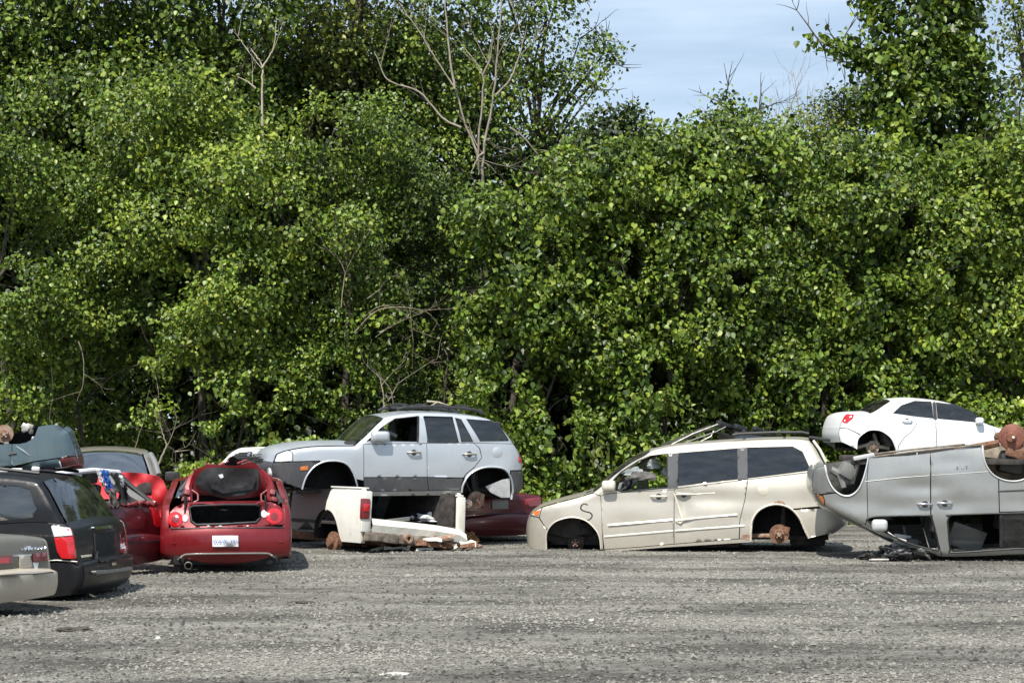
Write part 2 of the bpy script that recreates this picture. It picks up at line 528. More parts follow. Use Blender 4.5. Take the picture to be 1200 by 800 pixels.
    # --- surfaces drawn on one end of the body
    def endprof(s, end):
        P = s.outline; Nn = s.normals; half = len(P) // 2
        idx = range(0, half) if end == 'L' else range(half, len(P))
        rows = []
        for i in idx:
            if abs(Nn[i][0]) > getattr(s, 'epmin', .12): rows.append((P[i][1], P[i][0], s.crownv[i] / abs(Nn[i][0]), float(s.w(P[i:i+1, 0], P[i:i+1, 1])[0])))
        rows.sort()
        return np.array(rows)
    def endx(s, end, y, z):
        if not hasattr(s, '_ep'): s._ep = {}
        if end not in s._ep: s._ep[end] = s.endprof(end)
        r = s._ep[end]; xo = np.interp(z, r[:, 0], r[:, 1]); c = np.interp(z, r[:, 0], r[:, 2]); w = np.interp(z, r[:, 0], r[:, 3])
        h = c * (1 - np.minimum(np.abs(y) / w, 1.05) ** 2.3)
        return xo - h if end == 'L' else xo + h
    def pxe(s, end, u, v):
        o, d = s.ray(u, v); x = s.xL if end == 'L' else s.xR
        for _ in range(6):
            t = (x - o.x) / d.x; p = o + d * t; x = float(s.endx(end, np.array([p.y]), np.array([p.z]))[0])
        return (p.y, p.z)
    def endpanel(s, end, name, poly, mat, off=.008, depth=.03, holes=(), px=True, res=.05, parent=None, label=None, dome=0.0):
        poly = np.array([s.pxe(end, *p) for p in poly] if px else poly); holes = [np.array([s.pxe(end, *p) for p in h] if px else h) for h in holes]
        V2, T, bnd = triangulate(poly, holes, res)
        sg = -1 if end == 'L' else 1
        xs = s.endx(end, V2[:, 0], V2[:, 1]) + sg * off
        if dome:
            d = dist_poly(V2, np.vstack([poly, poly[:1]])); xs = xs + sg * dome * np.minimum(d / (dome * 2), 1) ** .5
        V = [(x, p[0], p[1]) for p, x in zip(V2, xs)]
        Fc = [f[::-1] if end == 'L' else f for f in T]
        idx = {}
        def dup(i, inner):
            if (i, inner) not in idx:
                x, y, z = V[i]; idx[(i, inner)] = len(V); V.append((x - sg * (depth if inner else 0), y, z))
            return idx[(i, inner)]
        for a, b in bnd:
            q = (dup(a, 0), dup(a, 1), dup(b, 1), dup(b, 0)); Fc.append(q if end == 'R' else q[::-1])
        o = mk(name, V, Fc, mat, parent or s.e)
        if label: o["label"] = label
        return o
    # --- fittings
    def P3(s, u, v, out=0.0):
        x, z = s.px(u, v); return Vector((x, -float(s.wb(np.array([x]), np.array([z]))[0]) - out, z))
    def strip(s, name, pts, r, mat, out=.01, n=6, parent=None):
        m = MB().tube([s.P3(u, v, out) for u, v in pts], r, n); return m.build(name, mat, parent or s.e, auto=60)
    def box(s, name, c, size, mat, rot=(0, 0, 0), bev=.02, parent=None):
        return MB().box(c, size, rot, bev).build(name, mat, parent or s.e)
    def wheelwell(s, arch, mat=None, deep=.5, lip=None, px=True, mirror=True):
        """arch: points along the wheel opening; a liner runs inwards from it and a dark wall closes it"""
        mat = mat or M_liner
        A = np.array(s.pxs(arch) if px else arch); A = resample(cr(A, 3), .06); c = np.array([(A[0][0] + A[-1][0]) / 2, (A[0][1] + A[-1][1]) / 2])
        wv = s.w(A[:, 0], A[:, 1])
        for sgn in ((-1, 1) if mirror else (-1,)):
            V = []; Fc = []; n = len(A)
            for (dd, ex) in ((.0, 1.0), (.04, 1.03), (deep, 1.06)):
                for p, w in zip(A, wv):
                    q = c + (p - c) * ex; V.append((q[0], sgn * (w - dd - .004), q[1]))
            for j in range(2):
                for i in range(n - 1):
                    f = (j * n + i, j * n + i + 1, (j + 1) * n + i + 1, (j + 1) * n + i); Fc.append(f if sgn > 0 else f[::-1])
            Fc.append(tuple(range(2 * n, 3 * n)))
            mk('wheel_well', V, Fc, mat, s.e)
            if lip:
                MB().tube([(p[0], sgn * (w + .002), p[1]) for p, w in zip(A, wv)], lip[1], 6).build('arch_lip', lip[0], s.e, auto=60)
    def hub(s, u, v, r=.14, mat=None, out=-.12, tilt=0, extra=True):
        """brake disc or drum with hub and studs where the wheel is missing"""
        mat = mat or M_rust; c = s.P3(u, v, out)
        m = MB().lathe([(.0, -.03), (r * .45, -.03), (r * .5, .0), (r, .0), (r * 1.0, .03), (r * .8, .035), (.0, .035)], c, (0, 1, 0), 28)
        b = m.build('brake_disc', mat, s.e)
        m = MB().lathe([(.0, -.075), (r * .22, -.075), (r * .25, -.03), (r * .5, -.025), (r * .5, .02)], c, (0, 1, 0), 16)
        for k in range(5):
            a = k * 2 * math.pi / 5 + .3; q = c + Vector((math.cos(a) * r * .36, -.045, math.sin(a) * r * .36))
            m.lathe([(0, -.03), (.012, -.03), (.012, .04)], q, (0, 1, 0), 6)
        m.build('hub', M_rustlight, b)
        if extra:
            m = MB().box(c + Vector((r * .75, .03, r * .35)), (r * .55, .09, r * .8), (0, .3, 0), .02)
            m.build('brake_caliper', mat, b)
            m = MB().tube([c + Vector((0, .04, 0)), c + Vector((.02, .35, .05)), c + Vector((.0, .7, .08))], .03, 8)
            m.tube([c + Vector((.05, .1, .05)), c + Vector((.07, .22, .5))], [.04, .03], 8)
            m.build('suspension_arm', M_under, s.e)
        return b
    def seat(s, x, y, z, mat, face=-1, h=.62):
        """face -1: seat looks towards -x"""
        e = MB().box((x, y, z + .12), (.5, .5, .16), (0, 0, 0), .05, 3)
        e.box((x - face * .26, y, z + .12 + h * .5), (.14, .48, h), (0, -face * .2, 0), .05, 3)
        e.box((x - face * .36, y, z + .18 + h * 1.06), (.09, .26, .17), (0, -face * .2, 0), .04, 3)
        return e.build('seat', mat, s.e)
    def wheel(s, x, y, z, r=.18):
        m = MB(); pts = []
        for k in range(17):
            a = k * 2 * math.pi / 16; pts.append(Vector((x + math.sin(a) * r * .35, y + math.cos(a) * r, z + math.sin(a) * r)))
        m.tube(pts, .016, 6, False)
        m.tube([(x, y - r, z), (x + .02, y, z), (x, y + r, z)], .018, 6); m.tube([(x + .02, y, z), (x - .35, y, z - .12)], .03, 6)
        m.build('steering_wheel', M_trim, s.e)
    def floor(s, x0, x1, z, mat=None, th=.06, wf=.48):
        s.box('floor_pan', ((x0 + x1) / 2, 0, z), (x1 - x0, s.W * 2 * wf, th), mat or M_under, bev=.02)

def mirror_shell(car, u0, v0, u1, v1, mat, matg=None):
    """door mirror housing spanning the given pixels"""
    a = car.P3(u0, v0, .07); b = car.P3(u1, v1, .07); c = (a + b) / 2; sx, sz = abs(b.x - a.x), abs(a.z - b.z)
    m = MB().box(c, (sx, .15, sz), (0, 0, 0), min(sx, sz) * .38, 3)
    o = m.build('door_mirror', mat, car.e, auto=50)
    MB().box(c + Vector((sx * .2, .13, -sz * .3)), (sx * .35, .16, sz * .3), (0, 0, 0), .02).build('mirror_arm', M_trim, o)
    return o

def door_handle(car, u, v, L=.2, mat=None, drop=0, ang=0):
    c = car.P3(u, v, .0); mat = mat or M_chrome
    m = MB().tube([c + Vector((-L/2, 0.002, -L/2*ang)), c + Vector((-L/2 + .02, -.035, 0)), c + Vector((0, -.045, .004)), c + Vector((L/2 - .02, -.035, 0)), c + Vector((L/2, .002, L/2*ang))], .016, 8)
    h = m.build('door_handle', mat, car.e, auto=60)
    MB().lathe([(0, -.004), (.045, -.004), (.05, .004)], c, (0, 1, 0), 14).build('handle_recess', M_trim, h)
    return h

def disc_on_side(car, u, v, r, mat, name='fuel_flap'):
    c = car.P3(u, v, .006)
    return MB().lathe([(0, 0), (r * .9, 0), (r, .004), (r, .02)], c, (0, 1, 0), 20).build(name, mat, car.e)
M_chamhood = paint("champagne_bonnet", (.40, .37, .29), .45, .42, .4)
M_glasstint = glass("dark_privacy_glass", (.02, .024, .028), .04, .03, .05)
M_glassrefl = glass("reflective_dark_glass", (.02, .024, .03), .10, .04, .08)
M_glassmesh = glass("shattered_dark_glass", (.10, .11, .11), .05, .2, .12)
M_steelrust = plain("greasy_rusty_steel", (.10, .075, .055), .8, .2, .4, 10, .6, (.30, .26, .21))
M_redworn = paint("scuffed_red_paint", (.20, .008, .012), .1, .4, .35, .4, (.42, .30, .28))
M_silverlight = paint("bare_silver_trim", (.55, .56, .55), .3, .4, .15)
M_greyliner = plain("muddy_grey_liner", (.11, .11, .10), .9, 0, .4, 8, .5)
M_insuldirty = plain("dried_mud_liner", (.22, .18, .13), .9, 0, .35, 9, .6, (.45, .40, .32))
M_drum = plain("red_brown_drum", (.15, .05, .032), .6, .1, .3, 16, .4, (.27, .11, .07))
M_lenswhite = lens_mat("white_lens", (.78, .76, .76))
M_blackmatt = paint("faded_black_paint", (.008, .0085, .010), .0, .55, .03, .0, (.10, .095, .09), 0, .25)
M_tealred = paint("dull_oxblood_paint", (.14, .018, .022), .2, .4, .25, .4)
M_tealight = paint("light_blue_grey_paint", (.30, .37, .39), .2, .4, .2)
M_clod = plain("dark_earth", (.05, .042, .034), .95, 0, .3, 20, .6)
M_stonepale = plain("pale_stone", (.40, .38, .34), .9, 0, .2, 20, .4)
M_stonewhite = plain("white_stone", (.66, .65, .60), .85, 0, .1, 20, .3)
M_foam = plain("rusty_foam", (.20, .09, .03), .95, 0, .4, 16, .7, (.38, .22, .10))
M_bag = plain("grey_plastic_sheet", (.34, .34, .33), .45, 0, .2, 12, .3)
# ------------------------------------------------------------------ champagne minivan without wheels
def champagne_minivan():
    c = Car('minivan', 'champagne minivan with no wheels, dented sliding door and a black squiggle on its front wing', 'minivan', 617, 29.2, -9, .97,
            tum=.27, zb=.95, tL=.40, lL=.8, tR=.12, lR=.4, bul=.05, zm=.45)
    c.set_outline([
        ('front_bumper', [(617, 645), (613.5, 630), (613.8, 615), (617, 604)], .08, M_cham),
        ('bonnet', [(621.3, 598), (632, 591), (653, 584.6), (678.6, 578), (691.4, 573)], .07, M_chamhood, .93),
        ('windscreen', [(704, 562), (719, 549.5), (732, 540), (744.5, 532.5), (759.4, 526.2)], .10, M_glass, .94),
        ('roof', [(782.8, 521), (810, 518), (843.8, 515.5), (886, 513), (930, 512), (950, 513.5)], .035, M_cham),
        ('rear_window', [(957, 520), (963, 531), (969, 543)], .06, M_glassdark),
        ('tailgate', [(974, 560), (978, 577), (981, 592)], .06, M_cham),
        ('rear_bumper', [(992, 602), (995, 612), (990, 620), (975, 628)], .06, M_cham)])
    x, z = c.px(800, 593); c.dents = [(x, z, .12, .30, .055), (x + .45, z + .12, .4, .12, .022), (x - 1.3, z + .1, .2, .25, .010), (x - .8, z - .25, .3, .12, .008), (x + 1.2, z + .1, .15, .2, .010), (x + 2.0, z + .15, .25, .2, .008), (x + .9, z - .2, .2, .1, .010)]
    fa = cr([(640.4, 644), (640.4, 626), (645.7, 615.4), (655, 609), (670, 605.8), (685, 609), (695.6, 617.5), (702, 628), (704.5, 643)], 3)
    ra = cr([(880, 634), (880, 622), (882, 609), (889, 598.4), (901, 592), (914, 591), (927, 596), (937, 607), (943, 620), (948, 630.3)], 3)
    c.side('front_bumper_corner', [(617, 645), (613.5, 630), (613.8, 615), (618, 601), (631, 606), (641, 620), (640.4, 644)], M_cham)
    c.side('headlight', [(618.5, 600.5), (621.3, 598), (632, 591), (634.5, 595), (631.5, 605.5), (622, 603)], M_lensclear, inset=-.004, gap=.002)
    c.side('turn_signal', [(624, 599.5), (633.3, 597), (631, 604.3), (625.5, 603)], M_lensamber, inset=-.012, gap=.002, snap=False)
    c.side('front_wing', [(634, 591), (653, 584.6), (678.6, 578), (691.4, 573), (704, 581), (705, 600), (706, 626), (707, 645.5)] + fa[::-1][1:-7] + [(641, 620), (632, 606)], M_cham)
    c.side('front_door', [(704, 580.5), (717, 577.5), (790, 573.4), (790, 637), (750, 640.5), (708, 643.5), (706, 626), (704.5, 600)], M_cham)
    c.side('sliding_door', [(790, 573.4), (793, 572), (876.5, 561.5), (873, 585), (867, 609), (866, 631), (790, 637)], M_cham)
    c.side('sill', [(708, 643.8), (750, 640.8), (790, 637.3), (866, 631.3), (880, 629.5), (880, 635), (780, 641), (712, 646.5)], M_cham, gap=.002)
    c.side('rear_wing', [(876.5, 561.5), (950, 553), (966, 545), (974, 560), (978, 577), (981, 590), (928.8, 596)] + ra[::-1][9:-1] + [(880, 629.3), (866.5, 631), (867, 609), (873, 585)], M_cham)
    c.side('rear_bumper_corner', [(929, 597), (981, 592.3), (992, 602), (995, 612), (990, 620), (975, 628), (948, 630.3), (943, 620), (937, 607)], M_cham)
    wins = [[(719, 562), (727.5, 553), (748.8, 539.5), (763.7, 533.5), (781.7, 531.5), (782.5, 571), (730, 575.5), (722, 574)],
            [(795, 530.4), (864, 525), (865, 561.5), (794, 569.5)],
            [(875.7, 524), (928.8, 522.8), (940.5, 529), (950.5, 551), (876, 560.5)]]
    c.side('window_frame', [(691.4, 573), (704, 562), (719, 549.5), (732, 540), (744.5, 532.5), (759.4, 526.2), (782.8, 521), (810, 518), (843.8, 515.5), (886, 513), (930, 512), (950, 513.5),
                            (957, 520), (963, 531), (966, 544), (950, 552.6), (876.5, 561.3), (793, 571.8), (790, 573.2), (717, 577.3), (704, 580.3)], M_cham, holes=wins, gap=.002)
    c.side('window_pillar', [(782.5, 531.5), (794.8, 530.5), (794, 570.5), (782.8, 571.6)], M_silverdark, inset=-.014, gap=0, snap=False)
    c.side('window_pillar', [(864, 525), (875.9, 524), (876.2, 560.5), (864.6, 561.8)], M_silverdark, inset=-.014, gap=0, snap=False)
    c.side('side_window', wins[1], M_glasstint, inset=.012, gap=-.01, snap=False, depth=0)
    c.side('side_window', wins[2], M_glasstint, inset=.012, gap=-.01, snap=False, depth=0)
    # inner window seal of the open front window
    c.strip('window_seal', wins[0] + [wins[0][0]], .012, M_trim, .0)
    # mouldings
    c.strip('side_moulding', [(712.6, 615.4), (788, 609)], .022, M_chamlight, .0)
    c.strip('side_moulding', [(791.5, 610), (815, 607), (864, 602.7)], .022, M_chamlight, .0)
    c.strip('sill_moulding', [(708.4, 628.5), (789, 621.8)], .016, M_chamlight, .0)
    c.strip('sill_moulding', [(791, 621.8), (830, 619), (872.5, 615.8)], .016, M_chamlight, .0)
    c.side('rust_patch', [(905, 592.5), (907, 588), (912, 586), (918, 587.5), (922, 592.5), (914, 591.2)], M_rustlight, inset=-.004, gap=0, snap=False, mirror=False, depth=.01)
    c.side('rust_patch', [(868, 630.5), (870, 626.5), (876, 625.5), (880.5, 628), (880, 633)], M_rustlight, inset=-.004, gap=0, snap=False, mirror=False, depth=.01)
    # crease and torn edge of the sliding door
    c.strip('torn_door_edge', [(789.5, 577), (794, 590), (797, 600), (802, 609), (797, 613), (792, 611)], [.012, .02, .028, .035, .03, .015], M_chamlight, .0)
    c.strip('door_crease', [(790, 576), (812, 579), (838, 577)], [.004, .010, .003], M_cham, .0)
    # spray painted squiggle
    sq = cr([(688.5, 591.5), (685, 590.3), (681.5, 592), (681, 596.5), (686, 599), (691.5, 600.5), (694, 604), (691.5, 608), (688, 609)], 5)
    c.strip('black_squiggle', sq, .016, M_trim, -.010, 6)
    door_handle(c, 772, 581.5, .24, M_chamlight); door_handle(c, 801, 579, .24, M_chamlight)
    disc_on_side(c, 894.8, 574, .085, M_chamlight)
    mirror_shell(c, 706, 562.5, 722, 575, M_chamlight)
    c.wheelwell(fa, lip=(M_chamlight, .012)); c.wheelwell(ra, lip=(M_chamlight, .018))
    c.hub(913, 626, .15); c.box('axle_beam', c.P3(893, 628, -.15) + Vector((0, .1, 0)), (.5, .14, .06), M_rustlight)
    c.hub(672, 637, .13, M_under, -.3)
    x0, zf = c.px(660, 640); m = MB()
    m.box((x0, -.62, .42), (.5, .12, .5), (0, .2, 0), .05).box((x0 + .25, -.5, .3), (.3, .3, .2), (0, 0, .4), .04).box((x0 - .2, -.45, .25), (.25, .25, .35), (0, .3, .2), .04)
    m.tube([(x0 - .35, -.7, .5), (x0, -.78, .62), (x0 + .3, -.72, .45)], .02, 6)
    m.build('suspension_strut', M_under, c.e)
    # roof rack
    for sg in (1, -1):
        pts = []
        for (u, v) in ((858, 513), (866, 511.5), (905, 509.8), (940, 509.6), (948, 511.5)):
            p = c.P3(u, v, 0); pts.append(Vector((p.x, -sg * .66, p.z + .045)))
        MB().tube(pts, .022, 8).build('roof_rail', M_trim, c.e)
    xa, za = c.px(870, 511); xb, _ = c.px(918, 511)
    for xx in (xa, xb): MB().tube([(xx, -.66, za + .07), (xx, 0, za + .10), (xx, .66, za + .07)], .02, 8).build('roof_rack_bar', M_trim, c.e)
    # spoiler over the tailgate
    p = c.P3(948, 514, 0); c.box('tailgate_spoiler', (p.x + .16, 0, p.z + .00), (.34, 1.35, .05), M_trim, (0, .15, 0), .02)
    MB().tube([c.P3(953, 516, .0), c.P3(961, 527, .0), c.P3(968, 541, .0)], .022, 8).build('tailgate_edge', M_chamlight, c.e)
    # interior
    xs, _ = c.px(775, 560); zf = .35
    for yy in (-.42, .42): c.seat(xs + .15, yy, .42, M_seatdark)
    for yy in (-.42, .42): c.seat(xs + 1.15, yy, .42, M_seatdark)
    c.seat(xs + 2.0, 0, .42, M_seatdark); c.wheel(xs - .55, -.42, .95)
    c.box('dashboard', (xs - .95, 0, .78), (.5, 1.5, .28), M_trim, (0, -.1, 0), .08)
    MB().box((xs - .72, -.1, .92), (.05, .3, .2), (0, .3, 0), .02).box((xs - .62, .5, 1.0), (.2, .26, .12), (0.2, .3, 0), .05).build('deployed_airbag', M_airbag, c.e)
    xw, zw = c.px(748, 566)
    for (dx, dy, dz, a, b_, m_) in ((-.1, .45, .12, .16, .10, M_airbag), (.2, .55, .22, .10, .14, M_airbag), (.05, .2, .05, .22, .10, M_seat), (.42, .6, .1, .08, .16, M_insul)):
        o = crumple('hanging_lining', None, None, (xw + dx, -.97 + dy, zw + dz), (a, .12, b_), m_, int(dx * 10) + 31, .7, 12); o.parent = c.e
    c.floor(c.xL + .3, c.xR - .3, .18)
    c.box('underfloor_shade_box', ((c.xL + c.xR) / 2 + .2, -.1, .12), (1.3, 1.3, .18), M_under, bev=.05); c.box('front_shade_box', (c.xL + .75, 0, .14), (.8, 1.1, .2), M_under, bev=.04)  # dark boxes added below the floor to deepen the shadow under the body
    c.box('rear_shade_box', (c.xR - .62, .15, .14), (.55, 1.1, .18), M_under, bev=.06)  # one more added dark box, blackening the gap below the tail
    return c

# ------------------------------------------------------------------ silver SUV on top of the white pickup
def silver_suv():
    c = Car('suv', 'silver SUV with grey cladding stacked on top of the white pickup truck bed', 'SUV', 420, 29.25, 20, .88, z0=0.0,
            tum=.27, zb=1.78, tL=.27, lL=.5, tR=.20, lR=.5, bul=.05, zm=1.35); c.epmin = .6
    c.set_outline([
        ('front_bumper', [(321, 566), (316, 556), (314.5, 546), (316, 540)], .08, M_silverdark),
        ('bonnet', [(320, 530), (327, 525.5), (341, 521.5), (365, 518), (395, 517), (415, 517)], .09, M_silver, .95),
        ('windscreen', [(424, 509), (434, 499), (441, 492), (449, 486.5)], .09, M_glassblue, .93),
        ('roof', [(462, 484), (490, 481), (527.5, 482), (560, 485.5), (577, 489)], .045, M_silver),
        ('rear_window', [(584, 493), (596, 505), (604, 515)], .06, M_glassdark, .92),
        ('tailgate', [(611, 526), (617, 541), (617, 549)], .08, M_silver),
        ('rear_bumper', [(618, 553), (619, 566), (616, 577), (603, 585)], .09, M_silverdark)])
    x, z = c.px(430, 545); c.dents = [(x, z, .25, .2, .012), (x + 1.1, z + .05, .3, .15, .008), (x + 2.2, z + .1, .25, .15, .010), (x - .9, z + .2, .2, .1, .006), (x + 1.7, z - .1, .12, .2, .006)]
    fa = cr([(354, 573), (357, 563), (361, 555), (369, 546), (381, 540.5), (396, 540), (407, 544), (414, 554), (418, 566), (419, 572)], 3)
    ra = cr([(541, 577), (543, 567), (551, 555), (565, 548), (580, 547), (592, 550), (599, 561), (601, 574), (599, 585)], 3)
    c.side('bumper_cladding', [(321, 566), (316, 556), (314.5, 546), (316, 540.5), (341, 541), (374, 539.8), (366, 547), (359, 558), (354.5, 572.5)], M_silverdark)
    c.side('headlight', [(316.5, 539.5), (320, 530), (327, 525.5), (337, 523.7), (343, 530), (342.5, 540), (330, 541)], M_lensclear, gap=.004)
    c.side('turn_signal', [(351.5, 546.8), (361, 545.6), (360.5, 550.2), (352, 551)], M_lensamber, inset=-.008, snap=False, gap=0)
    c.side('front_wing', [(337.5, 523.2), (341, 521.5), (365, 518), (395, 517), (415, 517.5), (426, 520), (426.3, 560), (426, 563), (416.5, 561)] + [p for p in fa[::-1] if p[1] < 557 and p[0] > 376] + [(375, 539.6), (343, 540.5), (343.5, 530)], M_silver)
    c.side('front_door', [(426, 520), (500, 519.2), (500.5, 558.7), (426.3, 559)], M_silver)
    c.side('rear_door', [(500, 519.2), (555, 518.8), (562, 525), (564.5, 536), (556, 547), (546, 555), (543, 559.5), (500.5, 558.7)], M_silver)
    c.side('door_cladding', [(426.3, 559.4), (500.5, 559.1), (502, 574.5), (427, 575.5)], M_silverdark, gap=.003)
    c.side('door_cladding', [(500.9, 559.1), (542.6, 559.9), (540, 574), (502.4, 574.5)], M_silverdark, gap=.003)
    c.side('sill', [(419, 572), (427, 575.8), (502, 574.8), (541, 574.3), (540, 580), (420, 581)], M_greytrim, gap=.002)
    c.side('rear_wing', [(555, 518.8), (604, 518.3), (611, 526), (617, 541), (617, 549.5), (598, 551)] + [p for p in ra[::-1] if p[1] < 560] + [(543.5, 562), (546, 555.5), (556, 547.4), (564.8, 536), (562.3, 525)], M_silver)
    c.side('rear_bumper_cladding', [(598.5, 551.5), (617, 550), (618, 553), (619, 566), (616, 577), (603, 585), (599, 585), (601, 574), (599, 561)], M_silverdark)
    c.side('tail_light', [(607.5, 541), (609.5, 527), (611, 526), (617, 541), (617, 543)], M_lensred, inset=-.008, gap=0)
    wins = [[(430, 516.5), (446, 501.5), (463, 490.5), (490.5, 487.5), (488.5, 517.5)],
            [(496.5, 487.7), (530, 488.5), (537.5, 518), (501, 518)],
            [(533, 489), (540.5, 491), (555, 517.8), (540.5, 518)],
            [(546, 490.5), (576, 492.8), (585, 497), (597, 516.8), (562.5, 517.2)]]
    c.side('window_frame', [(415, 517.2), (424, 509), (434, 499), (441, 492), (449, 486.5), (462, 484), (490, 481), (527.5, 482), (560, 485.5), (577, 489),
                            (584, 493), (596, 505), (604, 515), (604, 518.1), (555, 518.5), (500, 519), (426, 519.8)], M_silver, holes=wins, gap=.001)
    c.side('window_pillar', [(489.3, 487.3), (491.4, 487.3), (490.5, 518), (488.3, 518)], M_trim, inset=-.003, gap=0, snap=False)
    for k in (1, 2, 3): c.side('side_window', wins[k], M_glasstint, inset=.012, gap=-.01, snap=False, depth=0)
    c.strip('window_seal', [wins[1][0], wins[1][1], wins[1][2], wins[1][3], wins[1][0]], .010, M_trim, -.004)
    c.strip('window_seal', [wins[0][0], wins[0][1], wins[0][2], wins[0][3]], .010, M_trim, -.004)
    door_handle(c, 485, 530, .22, M_steel); door_handle(c, 550, 532, .22, M_steel)
    disc_on_side(c, 583, 530, .085, M_silver)
    mirror_shell(c, 433, 505, 455, 518, M_silver)
    c.wheelwell(fa, lip=(M_silver, .015)); c.wheelwell(ra, lip=(M_silver, .018))
    c.hub(563, 586, .14, M_rustlight, -.22); c.hub(551, 590, .07, M_steel, -.1, extra=False)
    MB().tube([c.P3(560, 552, -.3), c.P3(564, 583, -.3)], [.05, .035], 8).tube([c.P3(548, 560, -.2), c.P3(560, 580, -.3)], .02, 6).build('shock_absorber', M_trim, c.e)
    # torn arch liner hanging out of the rear wheel well
    P = [c.P3(*q) for q in ((572, 570, -.12), (590, 562, -.05), (598, 560, -.02), (599, 583, -.05), (590, 583, -.1), (578, 577, -.12))]
    m = MB().add([*P, *[p + Vector((0, .02, 0)) for p in P]], [(0, 1, 2, 3, 4, 5), (11, 10, 9, 8, 7, 6), (0, 6, 7, 1), (1, 7, 8, 2), (2, 8, 9, 3), (3, 9, 10, 4), (4, 10, 11, 5), (5, 11, 6, 0)])
    m.build('torn_arch_liner', M_airbag, c.e, smooth=False)
    # front face: grille, badge, lower intake, far headlight
    g = [(282.5, 526), (313, 524), (309, 537.5), (283, 538)]
    c.endpanel('L', 'grille', g, M_trim, .045, .12)
    for k in range(4):
        f = (k + .7) / 4.6
        a = c.pxe('L', 283.5, 526 + 12 * f); b = c.pxe('L', 310, 524.5 + 13 * f); n = 7
        m = MB().tube([(float(c.endx('L', np.array([a[0] + (b[0] - a[0]) * i / n]), np.array([a[1] + (b[1] - a[1]) * i / n]))[0]) - .05, a[0] + (b[0] - a[0]) * i / n, a[1] + (b[1] - a[1]) * i / n) for i in range(n + 1)], .010, 5)
        m.build('grille_bar', M_silverdark, c.e)
    y, z = c.pxe('L', 296.5, 532); x = float(c.endx('L', np.array([y]), np.array([z]))[0]) - .07
    m = MB(); n = 20
    m.tube([(x, y + math.cos(2*math.pi*k/n) * .085, z + math.sin(2*math.pi*k/n) * .045) for k in range(n + 1)], .008, 6)
    m.tube([(x, y - .045, z - .03), (x, y - .025, z + .03)], .007, 6).tube([(x, y + .025, z - .03), (x, y + .045, z + .03)], .007, 6).tube([(x, y - .035, z), (x, y + .035, z)], .007, 6)
    m.build('badge', M_chrome, c.e)
    for yy in (.60,):
        zc = c.px(325, 533)[1]; xx = float(c.endx('L', np.array([yy]), np.array([zc]))[0]) - .0
        MB().box((xx + .03, yy, zc), (.10, .24, .17), (0, 0, .35 * (-1 if yy < 0 else 1)), .05, 3).build('headlight', M_lensclear, c.e)
    zc = c.px(318, 552)[1]; xx = float(c.endx('L', np.array([0.]), np.array([zc]))[0])
    c.box('lower_intake', (xx + .02, .0, zc - .02), (.06, .8, .12), M_liner, bev=.02)
    for yy in (-.55, .5): MB().lathe([(0, -.03), (.07, -.025), (.08, .02)], (xx + .06, yy, zc - .02), (1, 0, 0), 16).build('fog_lamp', M_lensclear, c.e)
    # roof rails with twigs
    for yy in (-.55, .55):
        pts = []
        for (u, v) in ((470, 483), (478, 480.5), (520, 479.5), (560, 483), (572, 487)):
            p = c.P3(u, v, 0); pts.append(Vector((p.x, yy, p.z + .05)))
        MB().tube(pts, .024, 8).build('roof_rail', M_trim, c.e)
    for k in range(4):
        p = c.P3(483 + k * 24, 481 + k * .8, 0); MB().tube([(p.x, -.55, p.z + .09), (p.x, 0, p.z + .12), (p.x, .55, p.z + .09)], .022, 6).build('roof_rack_bar', M_trim, c.e)
    xs, _ = c.px(492, 515); zf = c.px(480, 560)[1]
    for yy in (-.4, .4): c.seat(xs + .05, yy, zf + .1, M_seat if yy < 0 else M_seatdark)
    c.seat(xs + 1.1, -.35, zf + .1, M_seatdark, h=.5); c.seat(xs + 1.1, .35, zf + .1, M_seatdark, h=.5)
    c.wheel(xs - .6, -.4, zf + .62)
    c.box('dashboard', (xs - .95, 0, zf + .45), (.45, 1.45, .28), M_trim, (0, -.1, 0), .08)
    MB().tube([(xs - .45, -.2, zf + .8), (xs - .35, -.25, zf + .68), (xs - .3, -.22, zf + .5)], .035, 7).tube([(xs - .42, -.25, zf + .76), (xs - .2, -.25, zf + .66)], .03, 6).build('hanging_trim', M_insul, c.e)
    c.floor(c.xL + .5, c.xR - .5, c.px(480, 579)[1] + .05)
    return c

